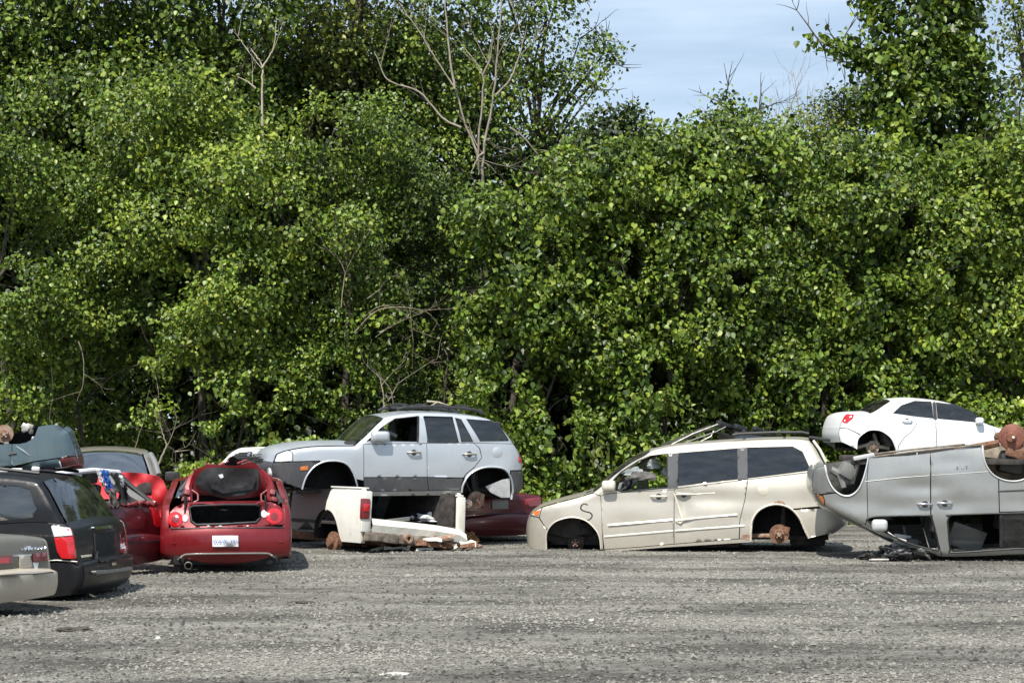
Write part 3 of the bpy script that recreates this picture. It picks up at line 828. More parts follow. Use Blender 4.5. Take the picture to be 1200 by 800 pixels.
# ------------------------------------------------------------------ white pickup under it
def white_pickup():
    c = Car('pickup_truck', 'white pickup truck crushed beneath the silver SUV, tailgate missing and box floor showing', 'pickup truck', 420, 28.35, -52, .97, z0=.0,
            tum=.26, zb=.95, tL=.25, lL=.6, tR=.02, lR=.3, bul=.04, zm=.6, roll=-3.5)
    c.set_outline([
        ('front_bumper', [(-6.37, 0.12), (-6.44, 0.30), (-6.42, 0.45)], .15, M_truckwhite),
        ('bonnet', [(-6.37, 0.66), (-6.12, 0.76), (-5.52, 0.82), (-5.12, 0.86)], .06, M_truckwhite),
        ('windscreen', [(-4.97, 0.98), (-4.62, 1.36), (-4.40, 1.52)], .07, M_glass, .93),
        ('roof', [(-4.12, 1.60), (-3.82, 1.61), (-3.54, 1.58)], .04, M_truckwhite),
        ('rear_window', [(-3.44, 1.48), (-3.38, 1.28), (-3.36, 0.95)], .02, M_glassdark, .85)], px=False)
    arch = [(-1.36, .16), (-1.34, .34), (-1.26, .50), (-1.12, .60), (-.98, .62), (-.82, .57), (-.70, .44), (-.62, .24), (-.57, .14)]
    arch = cr(arch, 3)
    c.side('front_wing', [(-6.44, 0.30), (-6.42, 0.50), (-6.37, 0.66), (-6.12, 0.76), (-5.52, 0.82), (-5.12, 0.86), (-5.12, 0.14), (-5.42, 0.14), (-5.52, 0.42), (-5.82, 0.52), (-6.12, 0.40), (-6.22, 0.14)], M_truckwhite, px=False)
    win = [(-4.77, 0.95), (-4.33, 1.40), (-4.07, 1.47), (-3.85, 1.47), (-3.81, 0.93)]
    c.side('door', [(-5.12, 0.86), (-4.97, 0.98), (-4.62, 1.36), (-4.40, 1.52), (-4.12, 1.60), (-3.82, 1.61), (-3.54, 1.58), (-3.44, 1.48), (-3.38, 1.28), (-3.36, 0.95), (-3.34, 0.14), (-5.12, 0.14)], M_truckwhite, holes=[win], px=False)
    out = c.outline; c.outline = None
    c.side('box_side', [(-1.02, .60), (-1.0, .74), (-.93, .90), (-.84, .965), (-.06, .97), (-.02, .93), (-.0, .55), (-.02, .14)] + [q for q in arch[::-1] if q[0] > -1.0], M_truckwhite, px=False, snap=False, depth=.07, gap=0)
    c.side('torn_box_side', [(-2.26, .30), (-2.24, .93), (-1.7, .96), (-1.3, .93), (-1.03, .94), (-1.0, .62), (-1.12, .60), (-1.26, .5), (-1.34, .34), (-1.5, .30), (-1.7, .42), (-2.0, .26)], M_greytrim, px=False, snap=False, inset=.09, gap=0)
    c.wheelwell(arch, px=False, deep=.35)
    c.side('sill', [(-4.7, .10), (-4.7, .16), (-2.9, .16), (-2.9, .10)], M_truckwhite, px=False, snap=False)
    c.outline = out
    W = c.W
    # inner walls, floor, front wall of the box
    for sg in (-1, 1): c.box('box_inner_wall', (-1.13, sg * (W - .16), .70), (2.2, .05, .50), M_under, bev=.01)
    c.box('box_rail', (-.48, -(W - .10), .972), (.86, .15, .025), M_truckwhite, bev=.012); c.box('box_rail', (-1.13, (W - .08), .93), (2.24, .15, .03), M_truckwhite, bev=.012)
    c.box('box_floor', (-1.13, 0, .42), (2.26, 2 * W - .2, .05), M_under, bev=.01); c.box('box_front_wall', (-2.22, 0, .68), (.05, 2 * W - .2, .52), M_under, bev=.01)
    # tail lights on the corner posts
    c.box('corner_post', (.005, -(W - .10), .62), (.05, .17, .62), M_truckwhite, bev=.02)
    c.box('corner_post', (.03, W - .08, .58), (.07, .15, .66), M_whitebare, (.03, 0, 0), .025)
    for yy in (-(W - .07), W - .035):
        zc = .66 if yy < 0 else .56
        c.box('tail_light', (.015, yy, zc), (.07, .155 if yy < 0 else .06, .32), M_lensdark, bev=.03)
        c.box('tail_light_lens', (.052, yy, zc + .02), (.02, .11 if yy < 0 else .045, .12), M_lensred, bev=.01)
    # bent rear sill of the box
    m = MB(); pts = [(.06, -.80, .44), (.07, -.4, .435), (.08, .0, .40), (.10, .4, .39), (.13, .8, .33), (.16, .93, .27)]
    V = []; Fc = []
    for i, (x, y, z) in enumerate(pts):
        for (dx, dz) in ((-.12, .075), (0, .07), (.035, -.02), (.01, -.13), (-.03, -.14)): V.append((x + dx + .01 * math.sin(i * 2.1), y, z + dz + .008 * math.cos(i * 3)))
    for i in range(len(pts) - 1):
        for k in range(4): Fc.append((i*5+k, (i+1)*5+k, (i+1)*5+k+1, i*5+k+1))
    mk('rear_sill', V, Fc, M_whitebare, c.e, False)
    m = MB()
    for i in range(6):
        a = Vector((.04, -.75 + i * .28, .24 - i * .012)); m.box(a, (.16, .29, .14), (rnd.uniform(-.1, .1), rnd.uniform(-.2, .2), rnd.uniform(-.12, .12)), .02)
    m.build('step_bumper', M_steelrust, c.e)
    for yy, r in ((-.18, .07), (.32, .06), (.55, .055)):
        MB().lathe([(r * .5, -.05), (r, -.05), (r, .05), (r * .5, .05), (r * .5, -.05)], (.14, yy, .23), (1, 0, .15), 14).build('tow_fitting', M_rustlight, c.e)
    c.box('chassis_rail', (-2.9, -.45, .17), (5.6, .09, .13), M_rust); c.box('chassis_rail', (-2.9, .45, .13), (5.6, .09, .13), M_rust)
    MB().tube([(-.98, -.85, .10), (-.98, 0, .13), (-.98, .85, .08)], [.06, .09, .06], 10).build('rear_axle', M_rust, c.e)
    for sg in (-1, 1):
        d = MB().lathe([(0, -.09), (.07, -.09), (.08, -.03), (.16, -.02), (.165, .06), (0, .06)], (-.98, sg * .80, .12), (0, 1, 0), 24).build('brake_drum', M_rust, c.e)
    # things lying in the box: crumpled plastic sheet and a metal strip
    MB().box((.0, -.36, .50), (.04, .62, .06), (.13, .1, .05), .02).build('fallen_tailgate_strip', M_greytrim, c.e)
    c.floor(-5.8, -3.0, .14)
    c.box('bench_seat', (-3.5, 0, .5), (.5, 1.5, .5), M_seatdark, bev=.08)
    # crumpled bag in the box
    return c

def crumple(name, label, cat, p, size, mat, seed=1, rough=.35, n=22, group=None):
    """a crumpled lump of sheet, standing on its underside"""
    V = []; Fc = []
    for i in range(n + 1):
        th = math.pi * i / n
        for k in range(n):
            ph = 2 * math.pi * k / n
            d = Vector((math.sin(th) * math.cos(ph), math.sin(th) * math.sin(ph), math.cos(th)))
            q = 1 + rough * (noise.noise(d * 1.6 + Vector((seed * 7.1, 0, 0))) + .6 * noise.noise(d * 4.1 + Vector((0, seed * 3.3, 0))))
            V.append((d.x * q * size[0], d.y * q * size[1], max(-.02, d.z * q) * size[2]))
    for i in range(n):
        for k in range(n):
            k2 = (k + 1) % n; Fc.append((i*n+k, i*n+k2, (i+1)*n+k2, (i+1)*n+k)[::-1])
    o = mk(name, V, Fc, mat, None, False); o.location = p
    return tag(o, label, cat, group)

# ------------------------------------------------------------------ overturned grey van
def overturned_van():
    c = Car('van', 'grey van lying upside down on its roof with a rusty brake drum in the air', 'van', 952, 26.6, -6, .90, tum=.22, zb=1.02, flip=1.63,
            tL=.34, lL=.6, tR=.2, lR=.5, bul=.06, zm=.5)
    c.set_outline([
        ('front_bumper', [(966, 543.5), (954.8, 547), (950.6, 558), (950.6, 571), (957.5, 583)], .05, M_grey),
        ('bonnet', [(965.7, 594), (990.5, 607), (1012.5, 617.8)], .05, M_grey),
        ('windscreen', [(1034.5, 629), (1060, 640), (1095, 650)], .05, M_glassmesh, .9),
        ('roof', [(1108, 653), (1160, 651.5), (1200, 650), (1290, 648), (1322, 646)], .02, M_grey),
        ('rear_window', [(1340, 630), (1347, 605)], .05, M_glassdark),
        ('tailgate', [(1350, 585), (1352, 560)], .05, M_grey),
        ('rear_bumper', [(1356, 545), (1355, 528), (1350, 512)], .1, M_grey)], nsign=-1, pull=.4)
    x, z = c.px(1080, 570); c.dents = [(x, z, .35, .10, .030), (x - .6, z + .3, .3, .3, .016), (x + .9, z + .1, .3, .2, .016), (x + .4, z + .35, .25, .08, .012), (x + .5, z - .25, .2, .12, .014), (x - .3, z - .3, .3, .08, .014), (x - .9, z - .2, .2, .2, .02)]
    fa = cr([(967, 545), (970, 560), (977, 573), (987, 580), (997, 580), (1006, 573), (1012, 560), (1016, 545), (1017.5, 536)], 3)
    ra = cr([(1151.4, 521.5), (1154, 540.8), (1163.8, 556), (1180, 563), (1198, 562), (1213, 552), (1221, 538), (1224, 520)], 3)
    c.side('bumper_corner', [(966, 543.5), (954.8, 547), (950.6, 558), (950.6, 571), (957.5, 579), (979, 577), (969, 560)], M_greytrim, depth=.06)
    c.side('turn_signal', [(957.8, 579.8), (963.5, 580.2), (966.2, 586), (965.3, 593), (957.8, 583.5)], M_lensamber, gap=.002)
    c.side('front_wing', [(964, 579.3), (979, 577.5), (987, 580.5), (997, 580.5), (1006, 573.5), (1012, 560.5), (1016, 545), (1017.5, 536), (1018, 536), (1016, 564), (1017, 606), (1012.5, 617.5), (990.5, 607), (965.7, 594), (966.5, 586)], M_grey)
    w1 = [(1015, 608.2), (1024, 605.2), (1040, 604.6), (1088, 603.8), (1092, 607), (1100, 640.5), (1094, 643.5), (1060, 634.5), (1030, 619)]
    c.side('front_door', [(1018, 536), (1067, 533.2), (1090, 530.5), (1090.5, 604), (1104, 653), (1095, 650), (1060, 640), (1034.5, 629), (1013, 617.8), (1017, 606), (1016, 564)], M_grey, holes=[w1])
    w2 = [(1110.5, 611), (1112.5, 605), (1118.4, 602.8), (1230, 600), (1235, 603), (1235, 640), (1190, 642.5), (1118, 647), (1113.5, 643)]
    c.side('sliding_door', [(1090.5, 530.5), (1150, 520.8), (1154, 541), (1163.8, 556.3), (1170, 560), (1171, 600), (1240, 598), (1240, 649), (1200, 650), (1160, 651.5), (1108, 653), (1104.3, 653), (1091, 604)], M_grey, holes=[w2])
    w3 = [(1248, 601), (1320, 601), (1330, 607), (1318, 637), (1250, 640)]
    c.side('rear_wing', [(1170.4, 560.5), (1180, 563.5), (1198, 562.5), (1213, 552.5), (1221, 538), (1224, 520), (1350, 512), (1355, 528), (1356, 545), (1352, 560), (1350, 585), (1347, 605), (1340, 630), (1322, 646), (1290, 648), (1240.5, 649), (1240.5, 597.6), (1171.4, 599.6)], M_grey, holes=[w3])
    for w in (w1, w2):
        near = c.side('side_window', w, M_glasstint, inset=.012, gap=-.01, snap=False, depth=0)[0]; bpy.data.objects.remove(near)      # the near panes are missing
    c.side('side_window', w3, M_glasstint, inset=.012, gap=-.01, snap=False, depth=0)
    c.side('side_window', [(1174, 600.8), (1236, 599.5), (1236, 641), (1174, 644.5)], M_glasstint, inset=.012, gap=0, snap=False, depth=0)
    c.side('window_divider', [(1171.5, 600.8), (1175, 600.7), (1175, 644.5), (1171.5, 644.7)], M_trim, inset=.004, gap=0, snap=False)
    for w in (w1, w2): c.strip('window_seal', cr(w + [w[0]], 3), .014, M_trim, -.002)
    c.strip('body_crease', [(1013.5, 564), (1060, 559), (1089, 557)], .006, M_grey, .0); c.strip('body_crease', [(1092, 556.7), (1150, 553), (1160, 552)], .006, M_grey, .0)
    c.strip('door_rail', [(1169.5, 575.3), (1200, 574), (1330, 571)], .012, M_trim, .0)
    door_handle(c, 1084, 590.5, .2, M_chrome); door_handle(c, 1107, 589.5, .2, M_chrome)
    for k, (u, v) in enumerate(((1121.5, 548), (1127, 547.5), (1132.5, 547))):
        c.strip('badge_letter', [(u - 1.1, v - 1.2), (u + 1, v - 1.4), (u - .7, v + 1.3), (u + 1.2, v + 1.1)] if k != 1 else [(u, v - 1.4), (u, v + 1.4), (u + 1.6, v + 1.3), (u + 1.7, v - 1)], .008, M_chrome, .002)
    mirror_shell(c, 1021, 608, 1039.5, 622, M_silverlight)
    c.wheelwell(fa, M_greyliner, lip=(M_silverlight, .014)); c.wheelwell(ra, M_insuldirty, lip=(M_silverlight, .014))
    # things in the front wheel well
    MB().tube([c.P3(975, 550, -.2), c.P3(986, 556, -.25), c.P3(990, 572, -.2)], [.05, .07, .04], 8).box(c.P3(994, 552, -.25), (.22, .2, .22), (0, .5, .3), .05).tube([c.P3(1008, 535, -.1), c.P3(1004, 552, -.2), c.P3(1000, 566, -.25)], .035, 8).build('suspension_strut', M_greytrim, c.e)
    c.box('front_subframe', c.P3(1010, 538, -1.0), (.45, .7, .10), M_under)
    # rear axle with drum pointing at the sky
    d0 = c.P3(1187, 512, .0)
    dr = MB().lathe([(0, -.10), (.06, -.10), (.075, -.05), (.13, -.045), (.175, -.03), (.185, .0), (.185, .11), (.17, .12), (0, .12)], d0 + Vector((0, .10, 0)), (.25, 1, .05), 28).build('brake_drum', M_drum, c.e)
    MB().lathe([(0, -.02), (.02, -.02), (.02, .0)], d0 + Vector((0, -.02, 0)), (0, 1, 0), 8).build('axle_nut', M_insul, dr)
    MB().tube([d0 + Vector((.05, .2, 0)), d0 + Vector((.1, .9, -.05)), d0 + Vector((.05, 1.6, 0))], [.08, .05, .08], 10).build('rear_axle', M_rust, c.e)
    MB().tube([d0 + Vector((-.15, .25, -.08)), d0 + Vector((-.42, .3, -.14)), d0 + Vector((-.75, .35, -.2))], [.05, .06, .05], 8).box(d0 + Vector((.1, .12, -.2)), (.35, .1, .22), (0, .3, 0), .04).build('trailing_arm', M_rust, c.e)
    c.box('black_canister', d0 + Vector((.02, .3, -.36)), (.36, .3, .32), M_trim, (0, .2, 0), .08)
    # underside seen from above
    z0 = c.px(1080, 531)[1]; c.floor(c.xL + .6, c.xR - .3, z0 - .12, M_under, .08, .86)
    x1, z1 = c.px(1023, 535); x2, z2 = c.px(1150, 521)
    for sg in (-1, 1):
        MB().tube([(x1, sg * .86, z1 + .0), ((x1 + x2) / 2, sg * .86, (z1 + z2) / 2 + .01), (x2, sg * .86, z2)], .014, 8).build('sill_flange', M_steelrust, c.e)
    MB().tube([(x1 + .4, .2, z1 - .06), (x2 + .3, .2, z2 - .06)], .04, 8).build('exhaust_pipe', M_rust, c.e)
    MB().box((x1 - .12, -.75, z1 + .0), (.3, .12, .06), (0, -.2, 0), .015).box((x1 - .02, -.6, z1 - .12), (.06, .3, .22), (0, 0, 0), .015).build('bent_radiator_support', M_silverlight, c.e)
    # cabin contents, upside down
    zr = .12
    for xx, yy in ((1.55, -.4), (1.55, .4), (2.6, -.4), (2.6, .4), (3.5, 0)):
        MB().box((xx, yy, 1.05), (.5, .5, .16), (0, 0, 0), .05, 3).box((xx + .24, yy, .68), (.14, .48, .6), (0, .2, 0), .05, 3).box((xx + .32, yy, .32), (.1, .26, .17), (0, .2, 0), .04, 3).build('seat', M_seat, c.e)
    MB().box((.95, 0, .72), (.4, 1.4, .3), (0, .1, 0), .06).build('dashboard', M_trim, c.e)
    MB().box((2.25, -.1, .28), (.5, .03, .34), (.1, .35, 0), .01).build('loose_panel', M_greytrim, c.e)
    MB().tube([c.P3(1040, 624, -.05), c.P3(1050, 631, -.02), c.P3(1062, 634.5, -.1)], .022, 8).build('broken_pillar_trim', M_insul, c.e)
    MB().tube([c.P3(1078, 641, -.02), c.P3(1090, 643.5, -.02), c.P3(1103, 644.5, -.05)], .02, 8).build('broken_pillar_trim', M_insul, c.e)
    # cracked windscreen folded under the bonnet
    c2 = [(1034, 624), (1095, 645)]
    return c

def side_wreck_pile(van):
    """heap of torn trim lying below the overturned van's windscreen"""
    e = bpy.data.objects.new('trim_heap', None); COL.objects.link(e)
    tag(e, 'heap of torn grey trim and cable on the gravel below the upside down van', 'scrap heap')
    g = ground_at(1052, 655.5); e.location = g
    r = random.Random(5)
    for k in range(20):
        x = r.uniform(-.42, .42); y = r.uniform(-.1, .3); z = r.uniform(.0, .17) * (1 - abs(x) * 1.3)
        if k % 4 == 1:
            MB().tube(cr([(x, y, z), (x + r.uniform(-.1, .1), y - .05, z + .07), (x + r.uniform(.05, .25), y, z - .02), (x + .2, y + .05, .01)], 4), r.uniform(.007, .016), 6).build('scrap_piece', (M_trim, M_steel)[k % 2], e)
        else:
            o = crumple('scrap_piece', None, None, (x, y, z), (r.uniform(.06, .16), r.uniform(.05, .12), r.uniform(.03, .07)), (M_greytrim, M_trim, M_silverdark, M_under, M_greyliner)[k % 5], 20 + k, .75, 14)
            o.parent = e; o.rotation_euler = (r.uniform(-.6, .6), r.uniform(-.6, .6), r.uniform(0, 3))
    MB().box((-.30, -.16, .015), (.28, .05, .02), (0, 0, .1), .006).build('scrap_piece', M_insul, e)
    MB().box((.10, .25, .22), (.26, .05, .26), (.1, .15, .1), .02).build('scrap_piece', M_grey, e)
    MB().box((.25, .2, .20), (.16, .08, .18), (.1, .1, .1), .02).build('scrap_piece', M_silverdark, e)

# ------------------------------------------------------------------ white sedan on a dark wreck
def white_sedan():
    c = Car('sedan', 'white sedan without wheels stacked high behind the upside down grey van', 'car', 1080, 37.0, 5, .85, tum=.34, zb=2.02, tL=.22, lL=.4, tR=.35, lR=.7, bul=.04, zm=1.7)
    c.set_outline([
        ('rear_bumper', [(984, 518), (982, 509), (983, 501)], .03, M_white),
        ('boot_lid', [(986, 493), (990, 486), (997, 482.5), (1010, 481.5), (1020, 481.5)], .03, M_white),
        ('rear_window', [(1028, 476.5), (1037, 470.5), (1044, 467)], .08, M_glassdark, .93),
        ('roof', [(1062, 465.5), (1075, 465.5), (1095, 467.3), (1112, 470), (1128, 473.8)], .045, M_white),
        ('windscreen', [(1140, 481), (1151, 488), (1163, 496)], .08, M_glass, .93),
        ('bonnet', [(1180, 501), (1200, 505), (1217, 510), (1226, 515)], .07, M_white),
        ('front_bumper', [(1231, 522), (1232, 532), (1228, 540)], .14, M_white)])
    ra = cr([(1004, 526), (1005.6, 514), (1015, 505.5), (1024, 503.5), (1034, 505.5), (1044, 513), (1049, 523), (1051, 531)], 3)
    fa = cr([(1176, 537), (1178, 524), (1186, 516), (1195, 514), (1205, 517), (1212, 526), (1213, 538)], 3)
    c.side('rear_bumper_corner', [(984, 518), (982, 509), (983, 501), (993, 502), (1008, 509.5), (1005, 515), (1004, 526)], M_white)
    c.side('rear_wing', [(983, 500.7), (986, 493), (990, 486), (997, 482.5), (1010, 481.5), (1020, 481.5), (1038, 484.5), (1070, 488.3), (1074, 497), (1068, 506), (1060, 512), (1053, 522), (1051.3, 531), (1049, 522.5), (1044, 513), (1034, 505.5), (1024, 503.5), (1015, 505.5), (1008.5, 509), (993, 501.7)], M_white)
    c.side('tail_light', [(987, 495), (990, 488.5), (992.5, 485), (1001, 485), (999, 490), (992, 495.5)], M_lensred, inset=-.012, gap=0, snap=False)
    c.side('rear_door', [(1070, 488.3), (1096, 491.5), (1098, 534), (1051.6, 531.5), (1053.3, 522), (1060.3, 512), (1068.2, 506), (1074.3, 497)], M_white)
    c.side('front_door', [(1096.3, 491.5), (1163, 497.5), (1166, 505), (1166, 537.5), (1098.3, 534)], M_white)
    c.side('front_wing', [(1163.3, 496.5), (1180, 501), (1200, 505), (1217, 510), (1226, 515), (1231, 522), (1232, 532), (1228, 540), (1213, 538)] + fa[::-1][1:-1] + [(1176, 537), (1166.4, 537.5), (1166.4, 505)], M_white)
    wins = [[(1046, 484.2), (1056, 474.7), (1072, 469.2), (1092, 470.3), (1094.2, 490.3), (1073, 488)], [(1096.8, 471), (1120, 473.8), (1139, 482.2), (1157, 496), (1098.5, 490.6)]]
    c.side('window_frame', [(1020, 481.5), (1028, 476.5), (1037, 470.5), (1044, 467), (1062, 465.5), (1075, 465.5), (1095, 467.3), (1112, 470), (1128, 473.8), (1140, 481), (1151, 488), (1163, 496), (1163, 497.2), (1096, 491.3), (1070, 488.1), (1038, 484.2)], M_white, holes=wins, gap=0)
    for w in wins: c.side('side_window', w, M_glasstint, inset=.01, gap=-.01, snap=False, depth=0)
    c.side('window_pillar', [(1092.3, 469.5), (1096.5, 470), (1098.2, 491.2), (1094.2, 490.9)], M_trim, inset=-.004, gap=0, snap=False)
    c.wheelwell(ra, lip=(M_white, .012)); c.wheelwell(fa)
    c.hub(1026, 524, .13, M_insuldirty, -.2); MB().tube([c.P3(1009, 524, -.25), c.P3(1020, 521, -.2), c.P3(1046, 525, -.25)], .035, 8).tube([c.P3(1031, 522, -.2), c.P3(1029, 508, -.3)], [.05, .03], 8).build('suspension_arm', M_insuldirty, c.e)
    mirror_shell(c, 1142, 489, 1151, 497, M_white)
    xs, _ = c.px(1115, 500); zf = c.px(1100, 530)[1]
    for yy in (-.35, .35): c.seat(xs - .1, yy, zf + .08, M_seatdark, 1, .55); c.seat(xs - 1.0, yy, zf + .08, M_seat, 1, .5)
    c.floor(c.xL + .3, c.xR - .3, zf + .06)
    door_handle(c, 1063, 493, .2, M_white)
    return c

def simple_car(name, label, cat, u, Y, yaw, W, outline, sidepoly, mat, wins=(), z0=0.0, glassm=None, group=None, arches=(), segmats=None, **kw):
    c = Car(name, label, cat, u, Y, yaw, W, z0=z0, group=group, **kw)
    c.set_outline(outline, px=False)
    c.side('body_side', sidepoly, mat, holes=list(wins) + [], px=False, gap=0)
    for w in wins: c.side('side_window', w, glassm or M_glassdark, inset=.012, gap=-.01, snap=False, depth=0, px=False)
    for a in arches: c.wheelwell(a, px=False)
    c.floor(c.xL + .4, c.xR - .4, min(p[1] for p in sidepoly) + .08)
    return c

def arch_pts(cx, z0, r, n=8): return [(cx - r * math.cos(math.pi * k / n), z0 + r * math.sin(math.pi * k / n)) for k in range(n + 1)]
def sedan_outline(L, zr, zb, zh, mat, glassm, crush=0, hood=None):
    """profile of a three-box car, rear at x=0 (left end), front at x=L"""
    return [('rear_bumper', [(.06, .12), (.0, .28), (.0, .45)], .12, mat), ('boot_lid', [(.04, .62), (.10, zb - .08), (.2, zb)], .06, mat), ('rear_deck', [(.7, zb + .04)], .05, mat),
            ('rear_window', [(1.0, zb + (zr - zb) * .5), (1.35, zr - .05)], .07, glassm, .92), ('roof', [(1.7, zr), (2.2, zr + .0), (2.55, zr - .03)], .05, mat),
            ('windscreen', [(2.9, zb + (zr - zb) * .5), (3.25, zb + .06)], .08, glassm, .93), ('bonnet', [(3.6, zb - .02), (4.1, zb - .08), (L - .2, zb - .18)], .06, hood or mat),
            ('front_bumper', [(L - .03, zb - .32), (L, .35), (L - .05, .14)], .16, mat)]

def dark_wrecks():
    # the car the white sedan stands on
    a1, a2 = arch_pts(.9, .12, .33), arch_pts(3.5, .12, .33)
    o = sedan_outline(4.5, 1.32, .92, 0, M_black, M_glassdark)
    sp = [(.06, .12), (0, .28), (0, .45), (.04, .62), (.1, .84), (.2, .92), (.7, .96), (1.0, 1.14), (1.35, 1.27), (1.7, 1.32), (2.2, 1.32), (2.55, 1.29), (2.9, 1.14), (3.25, .98), (3.6, .9), (4.1, .84), (4.3, .74), (4.47, .6), (4.5, .35), (4.45, .14)] + a2[::-1] + a1[::-1]
    w = [[(.95, .98), (1.4, 1.22), (1.9, 1.24), (1.9, .98)], [(2.0, .98), (2.0, 1.24), (2.5, 1.22), (3.0, .99)]]
    c = simple_car('crushed_car', 'dark crushed car underneath the white sedan at the hedge', 'car', 985, 37.4, 8, .84, o, sp, M_black, w, arches=(a1, a2), zb=.95, tum=.3)
    # dark hatchback wreck behind the champagne minivan
    c = Car('wrecked_car', 'black wrecked car with a buckled roof and bonnet behind the champagne minivan', 'car', 784, 32.6, 6, .88, tum=.3, zb=1.2, tL=.3, tR=.2)
    c.set_outline([('front_bumper', [(758, 612), (755, 590), (757, 570)], .12, M_black), ('bonnet', [(760, 545), (772, 530), (784, 522.5)], .05, M_black),
                   ('windscreen', [(800, 515.5), (822, 506), (841, 498.3)], .06, M_glassmesh, .9),
                   ('roof', [(852, 498), (865, 500.6), (880, 505.5), (895, 504), (902, 508), (925, 511), (940, 513)], .03, M_black),
                   ('rear_window', [(955, 521), (964, 533)], .05, M_glassdark), ('tailgate', [(968, 550), (970, 575), (968, 600), (960, 612)], .08, M_black)], smooth=2)
    win = [(790, 524), (806, 517), (842, 502), (852, 503), (852, 532), (790, 534)]
    win2 = [(862, 506), (880, 510), (930, 516), (944, 532), (862, 533)]
    c.side('body_side', [(758, 612), (755, 590), (757, 570), (760, 545), (772, 530), (784, 522.5), (800, 515.5), (822, 506), (841, 498.3), (852, 498), (865, 500.6), (880, 505.5), (895, 504), (902, 508), (925, 511), (940, 513), (955, 521), (964, 533), (968, 550), (970, 575), (968, 600), (960, 612)], M_black, holes=[win, win2], gap=0)
    c.side('side_window', win2, M_glassdark, inset=.01, gap=-.01, snap=False, depth=0)
    c.strip('bent_roof_strip', [(786, 521), (812, 508), (841, 497)], .016, M_steel, .01); c.strip('bent_roof_strip', [(794, 522), (815, 514), (838, 506), (850, 500)], .014, M_greytrim, .03)
    c.strip('bent_roof_strip', [(800, 523), (820, 517.5), (833, 511), (836, 505)], .012, M_steel, .02)
    for (x, y, sz) in ((853, 500, .17), (872, 503, .15), (893, 504.5, .12)):
        p = c.P3(x, y, -.3); MB().box(p + Vector((0, 0, .02)), (sz * 1.7, sz, sz * .7), (.2, .3, .4), .03).build('dented_roof_fold', M_trim, c.e)
    c.floor(c.xL + .4, c.xR - .4, .3)
    # maroon sedan behind the silver SUV's tail
    c = Car('sedan', 'maroon sedan half hidden under the tail of the silver SUV, its boot facing us', 'car', 541, 30.9, -58, .84, tum=.3, zb=.8, tL=.3, tR=.06, lR=.4, bul=.05, zm=.4)
    L = -4.4
    c.set_outline([('front_bumper', [(L, .12), (L - .04, .4)], .15, M_darkred), ('bonnet', [(L + .1, .6), (L + .8, .72), (-3.3, .78)], .05, M_darkred), ('windscreen', [(-2.9, .84), (-2.6, .88)], .04, M_glassdark, .9),
                   ('roof', [(-2.2, .90), (-1.6, .9)], .02, M_darkred), ('rear_window', [(-1.2, .87), (-.9, .83)], .04, M_glassdark, .9), ('boot_lid', [(-.6, .81), (-.25, .80), (-.08, .78), (-.02, .70), (0, .45)], .05, M_darkred),
                   ('rear_bumper', [(.06, .42), (.08, .25), (.04, .1)], .08, M_darkred)], px=False)
    a1, a2 = arch_pts(-3.6, .1, .33), arch_pts(-.95, .1, .33)
    c.side('body_side', [(L, .12), (L - .04, .4), (L + .1, .6), (L + .8, .72), (-3.3, .78), (-2.9, .84), (-2.6, .88), (-2.2, .9), (-1.6, .9), (-1.2, .87), (-.9, .83), (-.6, .81), (-.25, .8), (-.08, .78), (-.02, .7), (0, .45), (.06, .42), (.08, .25), (.04, .1)] + a2[::-1] + a1[::-1], M_darkred, px=False, gap=0)
    for a in (a1, a2): c.wheelwell(a, px=False)
    c.endpanel('R', 'boot_edge_gap', [(-.72, .475), (.72, .475), (.72, .462), (-.72, .462)], M_trim, .012, .02, px=False, res=.1)
    for sg in (-1, 1): c.endpanel('R', 'tail_light', [(sg * .74, .72), (sg * .38, .70), (sg * .40, .57), (sg * .75, .58)][::-1 if sg < 0 else 1], M_lensdark, .012, .04, px=False)
    c.endpanel('R', 'number_plate', [(-.26, .68), (.05, .68), (.05, .54), (-.26, .54)], M_greytrim, .02, .02, px=False)
    c.floor(-4.1, -.3, .14)
    # support post: battered wreck parts hold the SUV's tail

